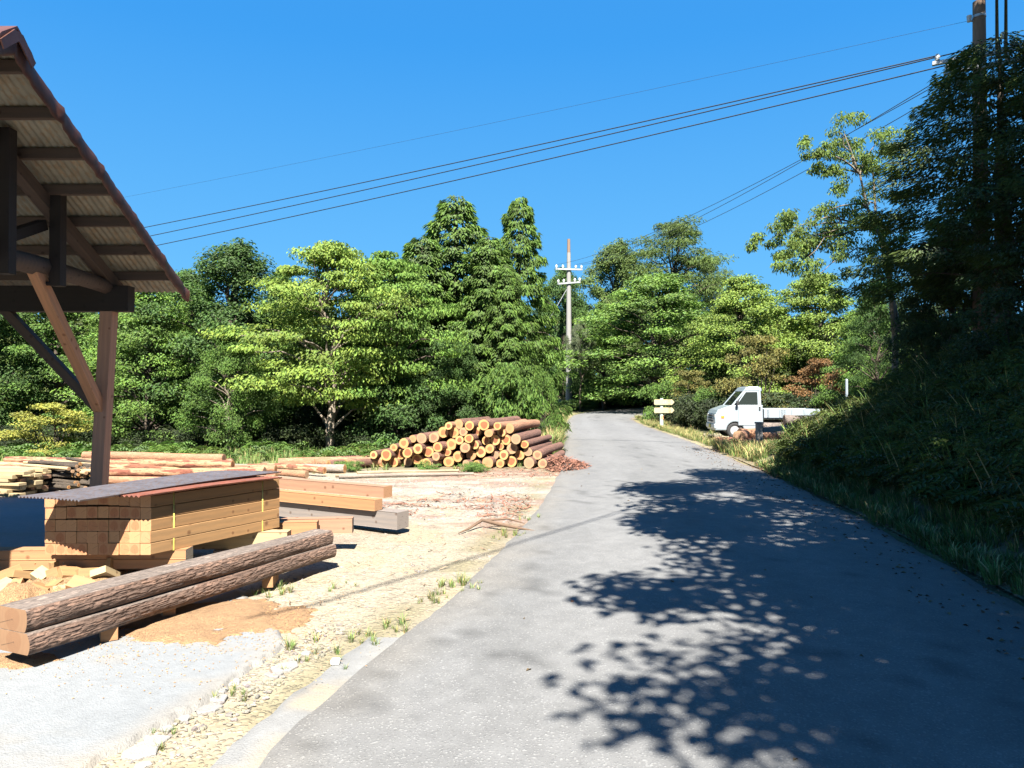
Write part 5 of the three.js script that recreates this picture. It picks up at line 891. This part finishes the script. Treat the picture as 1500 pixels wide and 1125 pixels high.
  // bark strips and twigs
  const strip = (() => { const p = [], ix = [], n = 6; for (let i = 0; i <= n; i++) { const t = i / n - 0.5; for (const s of [-1, 1]) p.push(t, 0.08 * Math.sin(t * 5) + 0.03 * s * s, s * 0.04 * (1 - 1.6 * t * t) + 0.06 * Math.sin(t * 4)); } for (let i = 0; i < n; i++) { const a = i * 2; ix.push(a, a + 1, a + 2, a + 1, a + 3, a + 2); } const g = geoFrom(p, ix); g.computeVertexNormals(); return g; })();
  const bk = [], bc = [], addBark = (x, z, s, y = 0.012, red = 1) => { bk.push(mat4(x, y, z, r() * 6.3, V(s, s * (0.4 + 0.8 * r()), s * (0.6 + 0.9 * r())), (r() - 0.5) * 0.4, (r() - 0.5) * 0.3)); const v = 0.6 + 0.7 * r(); bc.push(new THREE.Color().setRGB((red ? 0.27 : 0.3) * v, (red ? 0.115 : 0.2) * v, (red ? 0.07 : 0.125) * v)); };
  for (let k = 0; k < 1500; k++) { const u = r(), z = lerp(-9.2, -11.6, u) + (r() - 0.5) * 1.1, x = lerp(-1.9, 0.25, r()) + (r() - 0.5) * 0.3; if (fbm(x * 1.1 + 3, z * 2.6, 31, 4) > 0.49 && x < roadL(z)) addBark(x, z, 0.06 + 0.2 * r() ** 2); }
  for (let k = 0; k < 1300; k++) { const x = lerp(0.75, 1.75, r()), z = lerp(-15.0, -17.6, r()), q = Math.hypot((x - 1.05) / 0.6, (z + 16.3) / 1.2); if (q < 1) addBark(x, z, 0.1 + 0.22 * r(), 0.03 + 0.26 * (1 - q) * r()); }
  for (let k = 0; k < 900; k++) { const x = lerp(-1.2, 1.2, r()), z = lerp(-14.2, -15.9, r()); addBark(x, z, 0.05 + 0.17 * r() ** 2); }
  for (let k = 0; k < 700; k++) { const x = lerp(6.3, 7.9, r()), z = lerp(-21.6, -23.8, r()); if (x > roadR(z) + 0.05) addBark(x, z, 0.14 + 0.3 * r(), 0.1 + 0.1 * r()); }
  for (let k = 0; k < 2000; k++) { const z = lerp(-4.3, -13, r()), x = lerp(-4.5, roadL(z), r()); if (padEdge(x, z) < -0.03 && fbm(x * 1.5, z * 1.5, 88, 3) > 0.42) addBark(x, z, 0.02 + 0.12 * r() ** 3, 0.012, 0); }
  for (let k = 0; k < 500; k++) { const x = lerp(-9, -3.4, r()), z = lerp(-12.4, -13.5, r()); addBark(x, z, 0.06 + 0.2 * r() ** 2, 0.012, k % 2); }
  for (let k = 0; k < 420; k++) { const z = lerp(-5, -18, r()), x = roadR(z) + 0.25 * (r() - 0.6); addBark(x, z, 0.03 + 0.05 * r(), 0.045, k % 3 ? 0 : 1); }
  stuff('bark_debris', strip, M.debris, bk, 'reddish bark strips and twigs littering the yard and the foot of the log pile', 'bark debris', bc);
  // dead leaves along the asphalt edges
  const lf = [], lc = []; for (let k = 0; k < 1500; k++) { const z = lerp(-2.2, -22, r() ** 1.2), q = r() < 0.72, x = q ? roadR(z) - 0.25 * r() ** 2 * 4 + 0.25 * r() : lerp(roadL(z), roadR(z), r()); if (!q && r() < 0.9) continue; const tt = (x - roadL(z)) / (roadR(z) - roadL(z)); lf.push(mat4(x, tt > 1 ? 0.03 : 0.026 + 0.03 * (1 - (2 * tt - 1) ** 2), z, r() * 6.3, 0.025 + 0.03 * r(), (r() - 0.5) * 0.6, (r() - 0.5) * 0.6)); const v = 0.6 + 0.8 * r(), d = r() < 0.35; lc.push(new THREE.Color().setRGB((d ? 0.2 : 0.17) * v, (d ? 0.09 : 0.11) * v, 0.045 * v)); }
  const one = new Leaves(3); one.leaf(V(-0.5, 0, 0), V(1, 0, 0), V(0, 1, 0), 1, 0.6, [1, 1, 1], 0.3);
  { const g = one.build(); g.deleteAttribute('color'); g.computeVertexNormals(); stuff('fallen_leaves', g, M.debris, lf, 'dry fallen leaves along the right asphalt edge and on the road', 'fallen leaves', lc); }
  // a forked dry branch on the dirt
  const b = thing('dry_branch', 'forked dry brown branch lying on the dirt near the road edge', 'branch', [-0.35, 0.02, -8.9]);
  part('limb', plain([tubeGeo([V(0, 0.08, 0), V(0.2, 0.05, 0.12), V(0.62, 0.0, 0.3)], [0.02, 0.024, 0.01], 7), tubeGeo([V(0, 0.08, 0), V(-0.14, 0.02, 0.22), V(-0.25, 0.0, 0.42)], [0.02, 0.014, 0.006], 7), tubeGeo([V(0.05, 0.08, 0.02), V(0.3, 0.09, -0.02), V(0.5, 0.03, -0.05)], [0.015, 0.012, 0.005], 6)]), M.peeledDark, b);
  // sawdust crumbs over the apron
  const cr = [], cc = []; for (let k = 0; k < 1500; k++) { const u = r(), x = -2.1 + (r() + r() + r() - 1.5) * 1.1, z = -5.0 + (r() + r() + r() - 1.5) * 0.9; cr.push(mat4(x, 0.04, z, r() * 6.3, V(0.003 + 0.005 * r(), 0.002, 0.002 + 0.002 * r()))); const v = 0.7 + 0.6 * r(); cc.push(new THREE.Color().setRGB(0.46 * v, 0.25 * v, 0.1 * v)); }
  stuff('wood_chips', new THREE.IcosahedronGeometry(1, 0), M.debris, cr, 'scattered wood chips and sawdust crumbs on the pale apron', 'wood chips', cc);
}
renderer.render(scene, camera);
